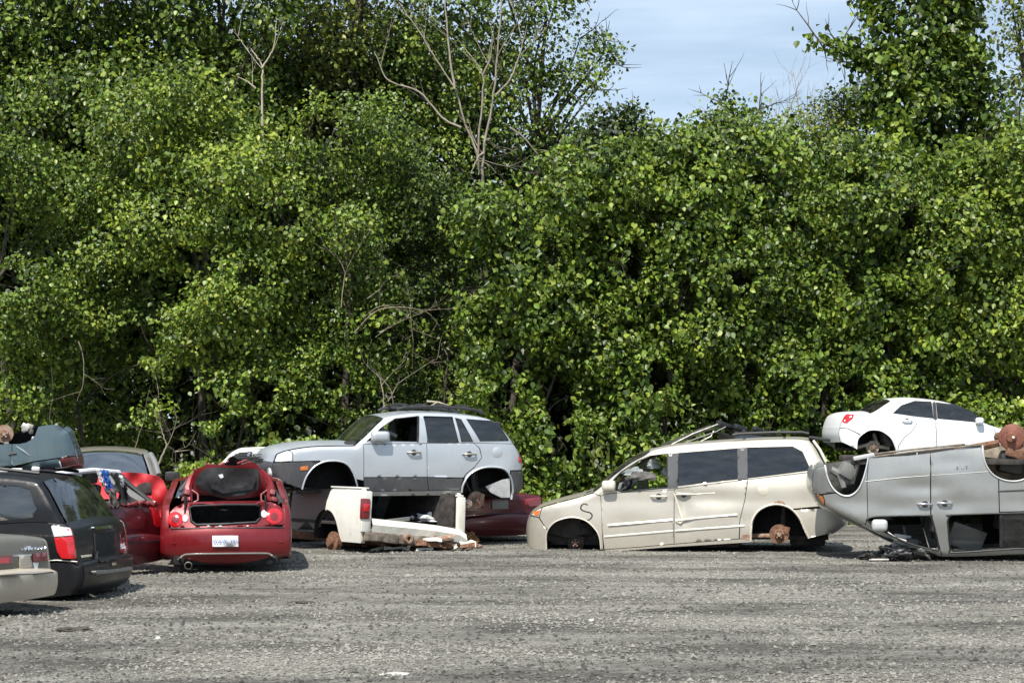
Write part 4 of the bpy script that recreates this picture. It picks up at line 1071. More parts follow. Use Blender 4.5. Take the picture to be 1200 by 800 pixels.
def red_coupe():
    c = Car('coupe', 'deep red coupe seen from behind, boot lid propped open with black lining showing', 'car', 342.5, 24.45, 98, .855, tum=.28, zb=.86, tL=.05, lL=.25, tR=.35, lR=.9, bul=.05, zm=.45)
    M = M_red
    zq = .885
    c.set_outline([('rear_bumper', [(.16, .12), (.05, .17), (.0, .30), (.0, .45), (.04, .58)], .12, M), ('boot_opening', [(.10, .72), (.16, .82), (.24, .885)], .08, None), ('boot_frame', [(.6, .93), (.82, .95)], .06, None),
                   ('rear_window', [(1.1, 1.06), (1.45, 1.16)], .06, M_glassdark, .9), ('roof', [(1.8, 1.19), (2.2, 1.19), (2.5, 1.16)], .05, M), ('windscreen', [(2.9, 1.0), (3.2, .88)], .08, M_glass, .93),
                   ('bonnet', [(3.6, .82), (4.2, .74), (4.45, .62)], .06, M), ('front_bumper', [(4.58, .45), (4.58, .25), (4.5, .12)], .16, M)], px=False, pull=.5)
    a1, a2 = arch_pts(.98, .12, .33), arch_pts(3.62, .12, .33)
    win = [(1.0, .92), (1.35, 1.08), (1.7, 1.12), (1.75, .90)]; win2 = [(1.82, .90), (1.78, 1.12), (2.4, 1.11), (3.0, .90)]
    c.side('body_side', [(.16, .12), (.05, .17), (0, .30), (0, .45), (.04, .58), (.10, .72), (.16, .82), (.24, .885), (.6, .93), (.82, .95), (1.1, 1.06), (1.45, 1.16), (1.8, 1.19), (2.2, 1.19), (2.5, 1.16), (2.9, 1.0), (3.2, .88), (3.6, .82), (4.2, .74), (4.45, .62), (4.58, .45), (4.58, .25), (4.5, .12)] + a2[::-1] + a1[::-1], M, holes=[win, win2], px=False, gap=0)
    for w in (win, win2): c.side('side_window', w, M_glassdark, inset=.01, gap=-.01, snap=False, depth=0, px=False)
    for a in (a1, a2): c.wheelwell(a, px=False)
    E = lambda name, pts, mat, off=.01, **k: c.endpanel('L', name, pts, mat, off, **k)
    # corner panels either side of the boot opening, traced from the photograph
    op = [(222, 595), (227, 592.5), (264, 591), (300, 591), (305, 593), (304.6, 606), (300, 611.5), (264, 613.5), (230, 614.5), (224, 610)]
    E('rear_panel', [(199.5, 600), (205, 594), (214, 589.5), (222, 588), (262, 586.5), (304, 586.5), (318, 588), (327, 592), (333, 598), (334, 614), (270, 617.5), (200, 618)], M, .004, holes=[op], res=.04)
    for (u, v, r) in ((205.5, 608, 9), (321.5, 604.5, 9.5)):
        circ = [(u + r * math.cos(a * math.pi / 12), v + r * math.sin(a * math.pi / 12)) for a in range(24)]
        l = E('tail_light', circ, M_lensred, .012, dome=.02)
        c2 = [(u + r * .5 * math.cos(a * math.pi / 8) , v + r * .5 * math.sin(a * math.pi / 8)) for a in range(16)]
        E('tail_light_centre', c2, M_lensdark, .036, dome=.006)
    for (u, v, r) in ((217, 607, 4), (309.5, 601.5, 4.5)):
        E('reversing_light', [(u + r * .8 * math.cos(a * math.pi / 8), v + r * math.sin(a * math.pi / 8)) for a in range(16)], M_lensclear, .014, dome=.01)
    # boot interior
    ys = [c.pxe('L', *p) for p in ((224, 594), (304, 613))]
    y0, y1 = sorted((ys[0][0], ys[1][0])); z0, z1 = sorted((ys[0][1], ys[1][1]))
    m = MB(); yc = (y0 + y1) / 2; w = y1 - y0 + .16
    m.box((.55, yc, z0 - .12), (.9, w, .02)).box((.55, yc - w / 2, .72), (.9, .02, .5)).box((.55, yc + w / 2, .72), (.9, .02, .5)).box((1.0, yc, .72), (.02, w, .5))
    m.build('boot_lining', M_liner, c.e, smooth=False)
    seal = [c.pxe('L', *p) for p in op + [op[0]]]
    MB().tube([(float(c.endx('L', np.array([y]), np.array([z]))[0]) - .015, y, z) for y, z in seal], .016, 6).build('boot_seal', M_trim, c.e)
    MB().box((.78, yc, .98), (.06, 1.15, .05), (0, 0, 0), .02).build('rear_shelf_edge', M, c.e)
    # number plate with blue characters
    pl = E('number_plate', [(248.8, 627.2), (279, 627.2), (279.3, 640), (249, 640)], M_plate, .022, depth=.015, res=.12)
    y, z = c.pxe('L', 264, 633.8); x = float(c.endx('L', np.array([y]), np.array([z]))[0]) - .036
    cu = bpy.data.curves.new('plate_text', 'FONT'); cu.body = "WXW  197"; cu.size = .066; cu.align_x = 'CENTER'; cu.align_y = 'CENTER'; cu.extrude = .001
    to = bpy.data.objects.new('plate_text', cu); dg = None
    COL.objects.link(to); bpy.context.view_layer.update()
    me = bpy.data.meshes.new_from_object(to.evaluated_get(bpy.context.evaluated_depsgraph_get())); bpy.data.objects.remove(to)
    me.materials.clear(); me.materials.append(M_plateblue)
    t = bpy.data.objects.new('plate_text', me); COL.objects.link(t); t.parent = pl
    t.rotation_euler = (math.radians(90), 0, math.radians(-90)); t.location = (x, y, z)
    E('bumper_seam', [(200, 618.2), (234, 617.6), (268, 617.4), (302, 617.2), (333, 616.6), (333, 617.6), (302, 618.2), (268, 618.4), (234, 618.6), (200, 619.2)], M_trim, .012, depth=.01, res=.08)
    for (u, v) in ((203.5, 636), (329, 634)): E('side_reflector', [(u - 2.5, v - 1), (u + 2.5, v - 1), (u + 2.5, v + 1), (u - 2.5, v + 1)], M_lensdark, .010, depth=.01)
    for k, (u, v, w_, h_) in enumerate(((262, 597, 12, 1.2), (244, 615.8, 4, .8), (258, 616, 5, .9), (290, 615.8, 3, .8))): E('paint_chip', [(u - w_ / 2, v), (u, v - h_), (u + w_ / 2, v - .2), (u + w_ * .2, v + h_)], M_airbag if k else M_greytrim, .014, depth=.004)
    # lower lip, exhaust, highlights
    def along(pts, off): return [(float(c.endx('L', np.array([q[0]]), np.array([q[1]]))[0]) - off, q[0], q[1]) for q in [c.pxe('L', *p) for p in pts]]
    MB().tube(along(cr([(209, 655), (215, 650.5), (224, 649), (266, 648.3), (308, 648), (316, 649), (322, 653)], 4), .005), .013, 8).build('bumper_lip', M_greytrim, c.e)
    MB().box((.25, 0, .16), (.42, 1.35, .16), (0, 0, 0), .05).build('rear_valance', M_liner, c.e)
    p = along([(220.5, 662.5)], -.06)[0]
    MB().lathe([(.045, .25), (.05, -.02), (.042, -.03), (.038, .25)], (p[0], p[1], p[2]), (1, 0, 0), 18).build('exhaust_tip', M_steel, c.e)
    # propped boot lid: outer skin away from us, black lining towards us
    def plane(u, v, x):
        o, d = c.ray(u, v); t = (x - o.x) / d.x; q = o + d * t; return q
    def slab(name, pts, mat, x0, lean, thick, parent, wave=.015):
        P = [plane(u, v, x0) for u, v in pts]; P2 = np.array([(p.y, p.z) for p in P]); zb = P2[:, 1].min()
        V2, T, bnd = triangulate(P2, [], .05)
        V = [(x0 + (z - zb) * lean + wave * math.sin(y * 9) * math.sin(z * 14 + 1), y, z) for y, z in V2]; Fc = [f[::-1] for f in T]; n = len(V)
        V += [(x + thick, y, z) for x, y, z in V]; Fc += [tuple(i + n for i in f) for f in T]
        for a, b in bnd: Fc.append((a, a + n, b + n, b)[::-1])
        o = mk(name, V, Fc, mat, parent); o.data.set_sharp_from_angle(angle=math.radians(40)); return o
    lid = slab('boot_lid', cr([(226, 575), (224, 562), (229, 551), (240, 546), (258, 544.5), (276, 545.5), (291, 541.5), (300, 543), (306, 552), (310, 566), (309, 580), (268, 585)], 3), M, .60, -.12, .05, c.e)
    li = slab('lid_lining', [(227.5, 566), (232, 556), (240, 549.5), (256, 547), (302.5, 549), (304, 560), (302.5, 573), (285, 579.5), (262, 582), (245, 577)], M_trim, .54, -.12, .03, lid, .02)
    slab('lid_lining_rib', [(243, 563), (252, 568), (262, 573), (285, 571), (296, 560), (300, 562), (296, 573), (262, 578), (248, 572)], M_trim, .505, -.12, .03, lid, .0)
    slab('lid_lock', [(256, 556), (261, 555), (262, 559), (258, 560.5)], M_plate, .50, -.12, .02, lid, 0)
    for sg, (u0, u1) in ((-1, (222, 232)), (1, (316, 306))):
        m = MB().tube([plane(u0, 588, .45), plane(u0 + sg * 1.5, 572, .55), plane(u0 - sg * 2, 560, .65), plane(u1, 551, .7)], [.05, .06, .05, .03], 8)
        m.build('lid_hinge', M, c.e)
        m = MB().tube([plane(u0 - sg * 4, 589, .35), plane(u0 - sg * 10, 586, .36), plane(u0 - sg * 10, 579, .45), plane(u0 - sg * 3, 574, .5)], .013, 6)
        m.box(plane(u0 + sg * 5, 585, .4), (.09, .09, .07), (.3, .2, .3), .03).box(plane(u0 + sg * 3, 577, .45), (.07, .07, .08), (.3, .5, .3), .02)
        m.build('hinge_arm', M_redworn, c.e)
    for k, (u, v) in enumerate(((246, 544.5), (262, 542.5), (284, 541), (296, 543.5), (233, 551))): MB().box(plane(u, v, .66), (.04, .15, .035), (rnd.uniform(-.5, .5), rnd.uniform(-.5, .5), rnd.uniform(-.4, .4)), .02).build('torn_lid_edge', M_redworn, lid)
    # pillars and pulled-out trim showing beside the lid
    MB().tube([plane(311, 557, .8), plane(319, 573, .7), plane(330, 591, .5)], [.03, .045, .05], 8).build('rear_pillar', M_trim, c.e)
    MB().tube([plane(211, 575, .9), plane(219, 565, .95), plane(226, 557, 1.0)], .03, 8).build('rear_pillar', M_silverdark, c.e)
    MB().box(plane(336, 640, .35) + Vector((.1, 0, 0)), (.5, .02, .22), (0, 0, 0), .01).build('side_highlight', M_insuldirty, c.e)  # pale patch standing in for the highlight along the right side
    c.floor(.3, 4.2, .16); c.seat(2.5, -.35, .3, M_seatdark, 1, .5); c.seat(2.5, .35, .3, M_seatdark, 1, .5)
    return c

def black_suv():
    c = Car('suv', 'black SUV at the left edge with a tall red and white tail light', 'SUV', 70, 20.0, -7, .88, tum=.30, zb=.98, tL=.3, lL=.8, tR=.04, lR=.15, bul=.05, zm=.5, fil=.05)
    c.set_outline([('front_bumper', [(-420, 705), (-432, 670), (-425, 640)], .15, M_black), ('bonnet', [(-405, 622), (-330, 610), (-270, 603)], .07, M_black), ('windscreen', [(-200, 572), (-165, 560)], .1, M_glass, .93),
                   ('roof', [(-120, 554), (-60, 552.5), (0, 553.5), (35, 557), (50, 560.5)], .045, M_blackmatt), ('rear_window', [(58, 571), (68, 590), (78, 610)], .07, M_glassrefl, .93),
                   ('tailgate', [(87, 620), (91, 640), (92, 657)], .05, M_black), ('rear_bumper', [(99, 661), (101, 675), (97, 690), (90, 699)], .04, M_black)], pull=.8)
    fa = cr([(-372, 708), (-368, 680), (-345, 662), (-318, 664), (-298, 685), (-294, 708)], 3); ra = cr([(-62, 706), (-58, 684), (-40, 665), (-12, 662), (8, 676), (18, 702)], 3)
    c.side('rear_wing', [(-85, 612), (0, 613.5), (40, 611), (78, 610), (87, 620), (91, 640), (92, 656.5), (64, 657.5), (20, 664), (10, 676)] + ra[::-1][4:-1] + [(-62, 706), (-85, 708)], M_black)
    c.side('bumper_corner', [(66, 658), (92, 657.3), (99, 661), (101, 675), (97, 690), (90, 699), (60, 700), (18, 702), (10, 678), (22, 665)], M_blackmatt)
    c.side('door', [(-270, 606), (-180, 608), (-180, 708), (-292, 708), (-298, 684)], M_black); c.side('door', [(-180, 608), (-85, 612), (-85, 708), (-180, 708)], M_black)
    c.side('front_wing', [(-425, 640), (-405, 622), (-330, 610), (-270, 603), (-270, 606), (-298, 683)] + fa[::-1][3:-1] + [(-372, 708), (-420, 705), (-432, 670)], M_black)
    wins = [[(-100, 569), (0, 568), (20, 569), (34, 573), (43, 595), (38, 606), (0, 610), (-100, 608)], [(-190, 604), (-175, 577), (-150, 569), (-112, 569), (-112, 606)], [(-255, 604), (-205, 577), (-198, 604)]]
    c.side('window_frame', [(-270, 603), (-200, 572), (-165, 560), (-120, 554), (-60, 552.5), (0, 553.5), (35, 557), (50, 560.5), (58, 571), (68, 590), (78, 610), (78, 609.8), (40, 610.8), (0, 613.2), (-85, 611.7), (-180, 607.7), (-270, 605.8)], M_black, holes=wins, gap=0)
    for w in wins: c.side('side_window', w, M_glassrefl, inset=.01, gap=-.01, snap=False, depth=0)
    c.side('tail_light', [(62.5, 617), (64, 615.5), (86, 614), (88, 620), (91, 640), (92, 652), (88, 654), (73, 653.5), (68, 645)], M_lensred, inset=-.03, gap=0, depth=.06)
    c.side('tail_light_top', [(61.5, 616.5), (63, 614.8), (85, 613.3), (87, 619), (89, 625.5), (65, 628)], M_lenswhite, inset=-.04, gap=0, depth=.05)
    c.wheelwell(fa); c.wheelwell(ra)
    E = lambda name, pts, mat, off=.01, **k: c.endpanel('R', name, pts, mat, off, **k)
    E('plate_recess', [(110, 625), (133, 622), (137, 655), (112, 658)], M_liner, .012, depth=.02)
    m = E('tailgate_chrome_strip', [(107, 617), (129, 615), (129, 618), (108, 620)], M_chrome, .03, depth=.04)
    E('plate_holder', [(112, 645), (134, 641), (136.5, 654), (113, 657)], M_blackmatt, .03, depth=.03)
    for k in range(5): E('badge_letter', [(94 + k * 2.5, 650.4 - k * .3), (96 + k * 2.5, 650 - k * .3), (96.2 + k * 2.5, 652.6 - k * .3), (94 + k * 2.5, 653 - k * .3)], M_chrome, .014, depth=.01)
    E('bumper_step', [(107, 668.5), (150, 664), (150.5, 667), (108, 672.5)], M_greytrim, .05, depth=.09)
    E('latch', [(129, 659), (134, 658.5), (134.5, 661.5), (129.5, 662)], M_chrome, .02)
    E('tail_light', [(140, 622), (147, 621), (149, 648), (142, 650)], M_lensdark, .0, depth=.03)
    c.strip('bumper_top_edge', [(48, 657.5), (66, 656), (80, 657), (91, 658)], .010, M_steel, .004)
    for yy in (-.6, .6): MB().tube([(c.px(-90, 555)[0], yy, c.px(-90, 555)[1] + .03), (c.px(-20, 553)[0], yy, c.px(-20, 553)[1] + .05), (c.px(40, 557)[0], yy, c.px(40, 557)[1] + .02)], .02, 6).build('roof_rail', M_trim, c.e)
    c.floor(c.xL + .4, c.xR - .3, .12)
    for yy in (-.4, .4): c.seat(c.xR - 1.6, yy, .4, M_seatdark); c.seat(c.xR - 2.7, yy, .4, M_seatdark)
    return c

def tan_car():
    c = Car('sedan', 'bronze sedan at the bottom left corner, only its rear end in the picture', 'car', -78, 17.6, -27, .86, tum=.34, zb=.75, tL=.3, tR=.03, lR=.2, bul=.05, zm=.4)
    L = -4.7
    c.set_outline([('front_bumper', [(L, .14), (L - .05, .4)], .16, M_tan), ('bonnet', [(L + .1, .62), (L + .8, .72), (-3.6, .76)], .06, M_tan), ('windscreen', [(-3.1, 1.02), (-2.8, 1.13)], .08, M_glass, .93),
                   ('roof', [(-2.4, 1.16), (-1.9, 1.15), (-1.6, 1.11)], .04, M_tan), ('rear_window', [(-1.3, .95), (-1.0, .8)], .07, M_glassdark, .92),
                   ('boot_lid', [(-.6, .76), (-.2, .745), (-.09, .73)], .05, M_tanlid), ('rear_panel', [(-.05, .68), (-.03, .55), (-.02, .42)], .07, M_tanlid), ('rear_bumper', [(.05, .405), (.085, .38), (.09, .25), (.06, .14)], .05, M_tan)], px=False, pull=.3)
    a1, a2 = arch_pts(-3.75, .14, .33), arch_pts(-1.1, .14, .33)
    wins = [[(-3.3, .80), (-2.85, 1.04), (-2.35, 1.08), (-2.32, .80)], [(-2.25, .80), (-2.25, 1.08), (-1.75, 1.04), (-1.25, .80)]]
    c.side('body_side', [(L, .14), (L - .05, .4), (L + .1, .62), (L + .8, .72), (-3.6, .76), (-3.1, 1.02), (-2.8, 1.13), (-2.4, 1.16), (-1.9, 1.15), (-1.6, 1.11), (-1.3, .95), (-1.0, .8), (-.6, .76), (-.2, .745), (-.09, .73), (-.05, .68), (-.03, .55), (-.02, .42), (.05, .405), (.085, .36), (.09, .22), (.04, .13)] + a2[::-1] + a1[::-1], M_tan, holes=wins, px=False, gap=0)
    for w in wins: c.side('side_window', w, M_glasstint, inset=.01, gap=-.01, snap=False, depth=0, px=False)
    for a in (a1, a2): c.wheelwell(a, px=False)
    E = lambda name, pts, mat, off=.012, **k: c.endpanel('R', name, pts, mat, off, **k)
    E('tail_light', [(-14, 651), (14, 650), (14, 659.5), (-14, 662)], M_lensdark); E('tail_light_pane', [(-12, 654), (9, 653), (9, 659), (-12, 660.5)], M_lensred, .02)  # brighter red pane set into the dark red lens
    E('tail_light', [(37, 648.5), (54, 646.5), (55, 656), (38, 658)], M_lensdark)
    E('lamp_strip_trim', [(15, 650), (36, 648.5), (36.5, 650.5), (15, 652)], M_chrome, .01)
    E('plate_recess', [(22, 651), (34, 650), (37, 664), (22.5, 666)], M_tan, .016)
    E('reversing_light', [(38.5, 659), (44, 658.6), (43, 665.5), (39.5, 666)], M_lensclear, .014)
    E('boot_emblem', [(30, 640), (34, 639), (34.5, 643), (31, 644)], M_chrome, .02)
    E('bumper_groove', [(-10, 672.5), (62, 669.5), (62.5, 670.5), (-10, 673.8)], M_trim, .004)
    for k in range(8):
        y, z = c.pxe('R', 25 + k * 4, 643.5 - k * .25); x = float(c.endx('R', np.array([y]), np.array([z]))[0]); MB().box((x, y, z), (.03, .03, .02), (rnd.random(), rnd.random(), 0), .005).build('chipped_trim', M_chrome, c.e)
    c.floor(-4.4, -.3, .16)
    return c

def teal_overturned():
    c = Car('overturned_car', 'blue-grey car lying upside down on the roof of the black SUV', 'car', 40, 20.75, 12, .84, tum=.05, zb=3, tL=.2, lL=.4, tR=.12, lR=.35, bul=.03, zm=1.6, fil=.08)
    c.set_outline([('front_end', [(-230, 507), (-236, 520), (-232, 538)], .1, M_teal), ('crushed_roof', [(-215, 551), (-120, 552), (0, 551), (50, 550.5), (80, 550)], .02, M_teal),
                   ('boot_lid', [(95.5, 547.5), (96.5, 541), (94, 532)], .05, M_tealred), ('rear_bumper', [(91, 524), (87, 514), (83, 504), (76, 499.3)], .04, M_teal)], nsign=-1, pull=.8)
    c.side('rear_wing', [(44.5, 499.5), (52, 497.8), (62, 497), (70, 498), (76, 499.3), (83, 504), (87, 514), (91, 524), (94, 532), (90, 532), (68, 536.5), (40, 540.5), (14, 546.5), (14, 519.5), (22, 519.5), (30, 518), (37, 514.5), (40.5, 510)], M_teal)
    c.side('door', [(-70, 521), (14, 519.5), (14, 546.5), (-70, 548)], M_teal); c.side('front_wing', [(-230, 507), (-200, 505), (-195, 520), (-150, 522), (-130, 510), (-120, 520), (-70, 521), (-70, 550), (-215, 551), (-232, 538), (-236, 520)], M_teal)
    c.side('crushed_belt', [(-70, 548.3), (14, 547), (40, 541), (68, 537), (72, 549.6), (50, 550.5), (0, 551), (-70, 551.6)], M_teal, depth=.02)
    c.side('red_wing_panel', [(69, 537), (94, 532.3), (96.5, 541), (95.5, 547.5), (80, 549), (72, 549)], M_tealred)
    c.side('lamp_mount', [(84, 513), (87, 512.5), (92, 521), (95, 529), (94, 536), (90.5, 537), (88, 525)], M_airbag, inset=-.012, gap=0, depth=.03)
    for (u, v) in ((88, 517.5), (91.3, 523.5), (93.3, 532.5)): MB().lathe([(0, -.01), (.018, -.008), (.022, .005)], c.P3(u, v, .02), (0, 1, 0), 12).build('lamp_socket', M_trim, c.e)
    m = MB()
    for (u, v, a, b) in ((30, 500.5, .10, .07), (35, 499.5, .09, .06), (27.5, 504, .05, .05), (36, 505, .05, .06), (39, 514, .05, .05), (7, 519, .05, .025)): m.box(c.P3(u, v, -.05), (a, .06, b), (rnd.uniform(-.4, .4), rnd.uniform(-.6, .6), rnd.uniform(-.4, .4)), .02)
    m.build('torn_arch_edge', M_steel, c.e)
    c.wheelwell(cr([(-20, 519.5), (0, 520), (22, 520), (36, 516), (42, 508), (44, 499)], 3), M_liner, mirror=False, deep=.3)
    c.strip('door_crease', [(19, 522.5), (27, 528), (35, 534)], [.006, .014, .005], M_tealight, .0)
    c.strip('door_handle', [(10, 532.5), (14, 531.3), (19, 530.7)], .015, M_trim, .0)
    c.hub(4, 508, .10, M_rustlight, -.15, extra=False)
    z = c.px(0, 519)[1]; c.floor(c.xL + .4, c.xR - .4, z - .06)
    # white brackets and crushed trim between the two cars
    MB().box(c.P3(2, 551, .05), (.14, .1, .035), (0, 0, 0), .01).box(c.P3(20, 549.5, .05), (.12, .1, .025), (0, 0, 0), .01).box(c.P3(42, 549, .02), (.09, .1, .05), (0, .1, 0), .02).build('bent_bracket', M_airbag, c.e)
    return c

def maroon_hatch():
    c = Car('hatchback', 'maroon hatchback with no rear glass and clothes hanging out of it', 'car', 92, 23.2, -27, .88, tum=.28, zb=.86, tL=.3, tR=.05, lR=.2, bul=.05, zm=.45)
    L = -4.2; M = M_darkred
    c.set_outline([('front_bumper', [(L, .14), (L - .04, .4)], .16, M), ('bonnet', [(L + .1, .64), (L + .8, .78), (-3.1, .86)], .06, M), ('windscreen', [(-2.6, 1.15), (-2.3, 1.3)], .08, M_glass, .93),
                   ('roof', [(-1.9, 1.34), (-1.2, 1.34), (-.66, 1.29)], .03, M_blackmatt), ('rear_window', [(-.45, 1.10), (-.2, .89)], .05, None), ('tailgate', [(-.10, .84), (-.04, .7), (-.02, .46)], .06, M), ('rear_bumper', [(.08, .43), (.10, .28), (.05, .13)], .08, M)], px=False, pull=.3)
    a1, a2 = arch_pts(-3.4, .14, .33), arch_pts(-.85, .14, .33)
    wins = [[(-2.9, .9), (-2.4, 1.2), (-1.9, 1.26), (-1.9, .9)], [(-1.8, .9), (-1.8, 1.26), (-1.1, 1.25), (-.6, 1.12), (-.42, .92)]]
    c.side('body_side', [(L, .14), (L - .04, .4), (L + .1, .64), (L + .8, .78), (-3.1, .86), (-2.6, 1.15), (-2.3, 1.3), (-1.9, 1.34), (-1.2, 1.34), (-.66, 1.29), (-.45, 1.10), (-.2, .89), (-.1, .84), (-.04, .7), (-.02, .46), (.08, .43), (.1, .28), (.05, .13)] + a2[::-1] + a1[::-1], M, holes=wins, px=False, gap=0)
    for a in (a1, a2): c.wheelwell(a, px=False)
    # frame of the glassless rear opening
    W = .62
    for yy in (-W, W): MB().tube([(-.62, yy * .95, 1.28), (-.4, yy * 1.08, 1.08), (-.14, yy * 1.22, .87)], [.04, .035, .04], 8).build('rear_pillar', M_trim, c.e)
    MB().tube([(-.58, -W, 1.27), (-.5, 0, 1.31), (-.58, W, 1.27)], .035, 8).build('roof_edge', M_airbag, c.e)
    m = MB()
    for k in range(14):
        y = -.75 + k * .115; m.box((-.06 + rnd.uniform(-.03, .03), y, .87 + rnd.uniform(-.02, .03)), (.06, .12, .04), (rnd.uniform(-.5, .5), rnd.uniform(-.4, .4), rnd.uniform(-.3, .3)), .015)
    m.build('torn_tailgate_edge', M_redworn, c.e)
    E = lambda name, pts, mat, off=.012, **k: c.endpanel('R', name, pts, mat, off, px=False, **k)
    E('tailgate_pressing', [(-.45, .72), (.45, .72), (.38, .56), (-.38, .56)], M, .014, depth=.03)
    E('tail_light', [(.62, .84), (.78, .84), (.80, .56), (.66, .56)], M_lensred, .014); E('tail_light', [(-.78, .84), (-.62, .84), (-.66, .56), (-.80, .56)], M_lensred, .014)
    E('bumper_groove', [(-.8, .40), (.8, .40), (.8, .385), (-.8, .385)], M_trim, .006)
    c.floor(-3.9, -.2, .16); c.seat(-1.2, -.3, .45, M_seat, -1, .55); c.seat(-1.2, .35, .45, M_seat, -1, .55)
    MB().tube([(-.55, .35, 1.2), (-.3, .45, 1.0), (-.12, .55, .88)], [.06, .07, .05], 8).build('bent_seat_frame', M_greytrim, c.e)
    return c

def hanging_clothes(c):
    def cloth(name, label, px, Y, mat, w, dx=0):
        P = [at(u, v, Y) for u, v in px]; n = len(P); V = []; Fc = []; m = 7
        for i, p in enumerate(P):
            for k in range(m):
                f = k / (m - 1) - .5; ww = w * (1 + .3 * math.sin(i * 1.7))
                V.append((p.x + f * ww, p.y + .035 * math.sin(k * 2.1 + i * .8), p.z + .02 * math.cos(k * 1.9 + i)))
        nv = len(V); V += [(x, y + .02, z) for x, y, z in V]
        for i in range(n - 1):
            for k in range(m - 1):
                a = i * m + k; q = (a, a + m, a + m + 1, a + 1); Fc.append(q); Fc.append(tuple(j + nv for j in q[::-1]))
        for i in range(n - 1):
            for k in (0, m - 1): a = i * m + k; Fc.append((a, a + m, a + m + nv, a + nv))
        for k in range(m - 1): Fc.append((k, k + 1, k + 1 + nv, k + nv)); a = (n - 1) * m + k; Fc.append((a, a + 1, a + 1 + nv, a + nv))
        o = mk(name, V, Fc, mat, None); o.data.set_sharp_from_angle(angle=math.radians(60)); return tag(o, label, 'cloth')
    Y = 23.55
    cloth('blue_cloth', 'blue cloth hanging from the roof edge of the maroon hatchback', cr([(121, 551), (124, 559), (127, 566), (128, 573)], 3), Y, M_blue, .075)
    cloth('white_cloth', 'white cloth strip hanging left of the blue cloth', cr([(115, 553), (118, 560), (121, 566), (123, 569.5)], 3), Y, M_airbag, .05)
    cloth('black_jacket', 'black jacket hanging right of the blue cloth in the glassless rear opening', cr([(136, 555), (139, 564), (144, 575), (146, 590)], 3), Y + .05, M_seatdark, .13)
    cloth('grey_cloth', 'grey cloth bundle below the blue cloth', cr([(127, 573), (132, 582), (134, 594)], 3), Y, M_seat, .11)
    cloth('white_strap', 'short white strap hanging beside the black jacket', cr([(140, 557), (143, 563), (143, 569)], 3), Y - .05, M_airbag, .035)

def red_car():
    """front towards us"""
    c = Car('parked_car', 'bright red car with a blue-tinted windscreen behind the maroon hatchback', 'car', 190, 27.2, 101, .84, tum=.34, zb=1.03, tL=.12, lL=.4, tR=.1, bul=.05, zm=.5)
    M = M_brightred
    c.set_outline([('front_bumper', [(.08, .14), (0, .3), (.0, .55)], .14, M), ('bonnet', [(.08, .82), (.35, .95), (.9, 1.05), (1.15, 1.10)], .08, M), ('windscreen', [(1.45, 1.28), (1.75, 1.44), (1.9, 1.50)], .10, M_glassblue, .9),
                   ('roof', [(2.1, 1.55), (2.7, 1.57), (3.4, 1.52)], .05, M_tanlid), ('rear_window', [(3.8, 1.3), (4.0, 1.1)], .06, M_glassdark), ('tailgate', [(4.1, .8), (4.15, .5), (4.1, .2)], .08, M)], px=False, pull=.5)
    a1, a2 = arch_pts(.85, .14, .34), arch_pts(3.3, .14, .34)
    wins = [[(1.45, 1.12), (1.9, 1.40), (2.5, 1.46), (2.5, 1.1)], [(2.6, 1.1), (2.6, 1.46), (3.3, 1.42), (3.7, 1.12)]]
    c.side('body_side', [(.08, .14), (0, .3), (0, .55), (.08, .82), (.35, .95), (.9, 1.05), (1.15, 1.10), (1.4, 1.12), (3.9, 1.12), (4.0, 1.1), (4.1, .8), (4.15, .5), (4.1, .2)] + a2[::-1] + a1[::-1], M, px=False, gap=0)
    c.side('window_frame', [(1.15, 1.10), (1.45, 1.28), (1.75, 1.44), (1.9, 1.50), (2.1, 1.55), (2.7, 1.57), (3.4, 1.52), (3.8, 1.3), (4.0, 1.1), (3.9, 1.12), (1.4, 1.12)], M_greytrim, holes=wins, px=False, gap=0)
    for w in wins: c.side('side_window', w, M_glassdark, inset=.01, gap=-.01, snap=False, depth=0, px=False)
    for a in (a1, a2): c.wheelwell(a, px=False)
    MB().box((1.25, -1.0, 1.14), (.12, .22, .16), (0, 0, 0), .05, 3).build('door_mirror', M_trim, c.e)
    MB().tube([(1.3, -.80, 1.16), (1.6, -.74, 1.36), (1.85, -.68, 1.47)], .045, 8).build('windscreen_pillar', M_greytrim, c.e)
    # buckled wing standing up at the right, torn round an opening
    Ri = c.e.matrix_world.inverted(); outer = cr([(138, 553), (158, 553.5), (177, 556), (189, 561), (195, 572), (198, 588), (200, 606)], 3) + [(150, 606)]
    hole = cr([(158, 574), (161, 568.5), (168, 565.5), (176, 565), (177.5, 572), (177.5, 584), (168, 587), (160, 583)], 2)
    V2, T, bnd = triangulate(np.array(outer), [np.array(hole)], 3.5)
    P = [at(u, v, 26.7 + .012 * (u - 138) * .3 + .04 * math.sin(u * .21) * math.sin(v * .17)) for u, v in V2]; n_ = len(P)
    V = [Ri @ p for p in P] + [Ri @ (p + Vector((0, .05, 0))) for p in P]
    mk('torn_wing', V, [f[::-1] for f in T] + [tuple(i + n_ for i in f) for f in T] + [(a, b, b + n_, a + n_) for a, b in bnd], M, c.e).data.set_sharp_from_angle(angle=math.radians(40))
    MB().box((.35, -.5, .98), (.3, .4, .2), (0, .2, 0), .06).build('engine_block', M_under, c.e)
    for sg in (-1, 1): MB().box((.03, sg * .62, .68), (.12, .36, .18), (0, 0, sg * -.2), .05, 3).build('headlight', M_lensclear, c.e)
    c.floor(.3, 3.9, .18); c.seat(2.3, -.35, .5, M_seat, -1); c.seat(2.3, .35, .5, M_seat, -1); c.wheel(1.6, .35, 1.1)
    return c
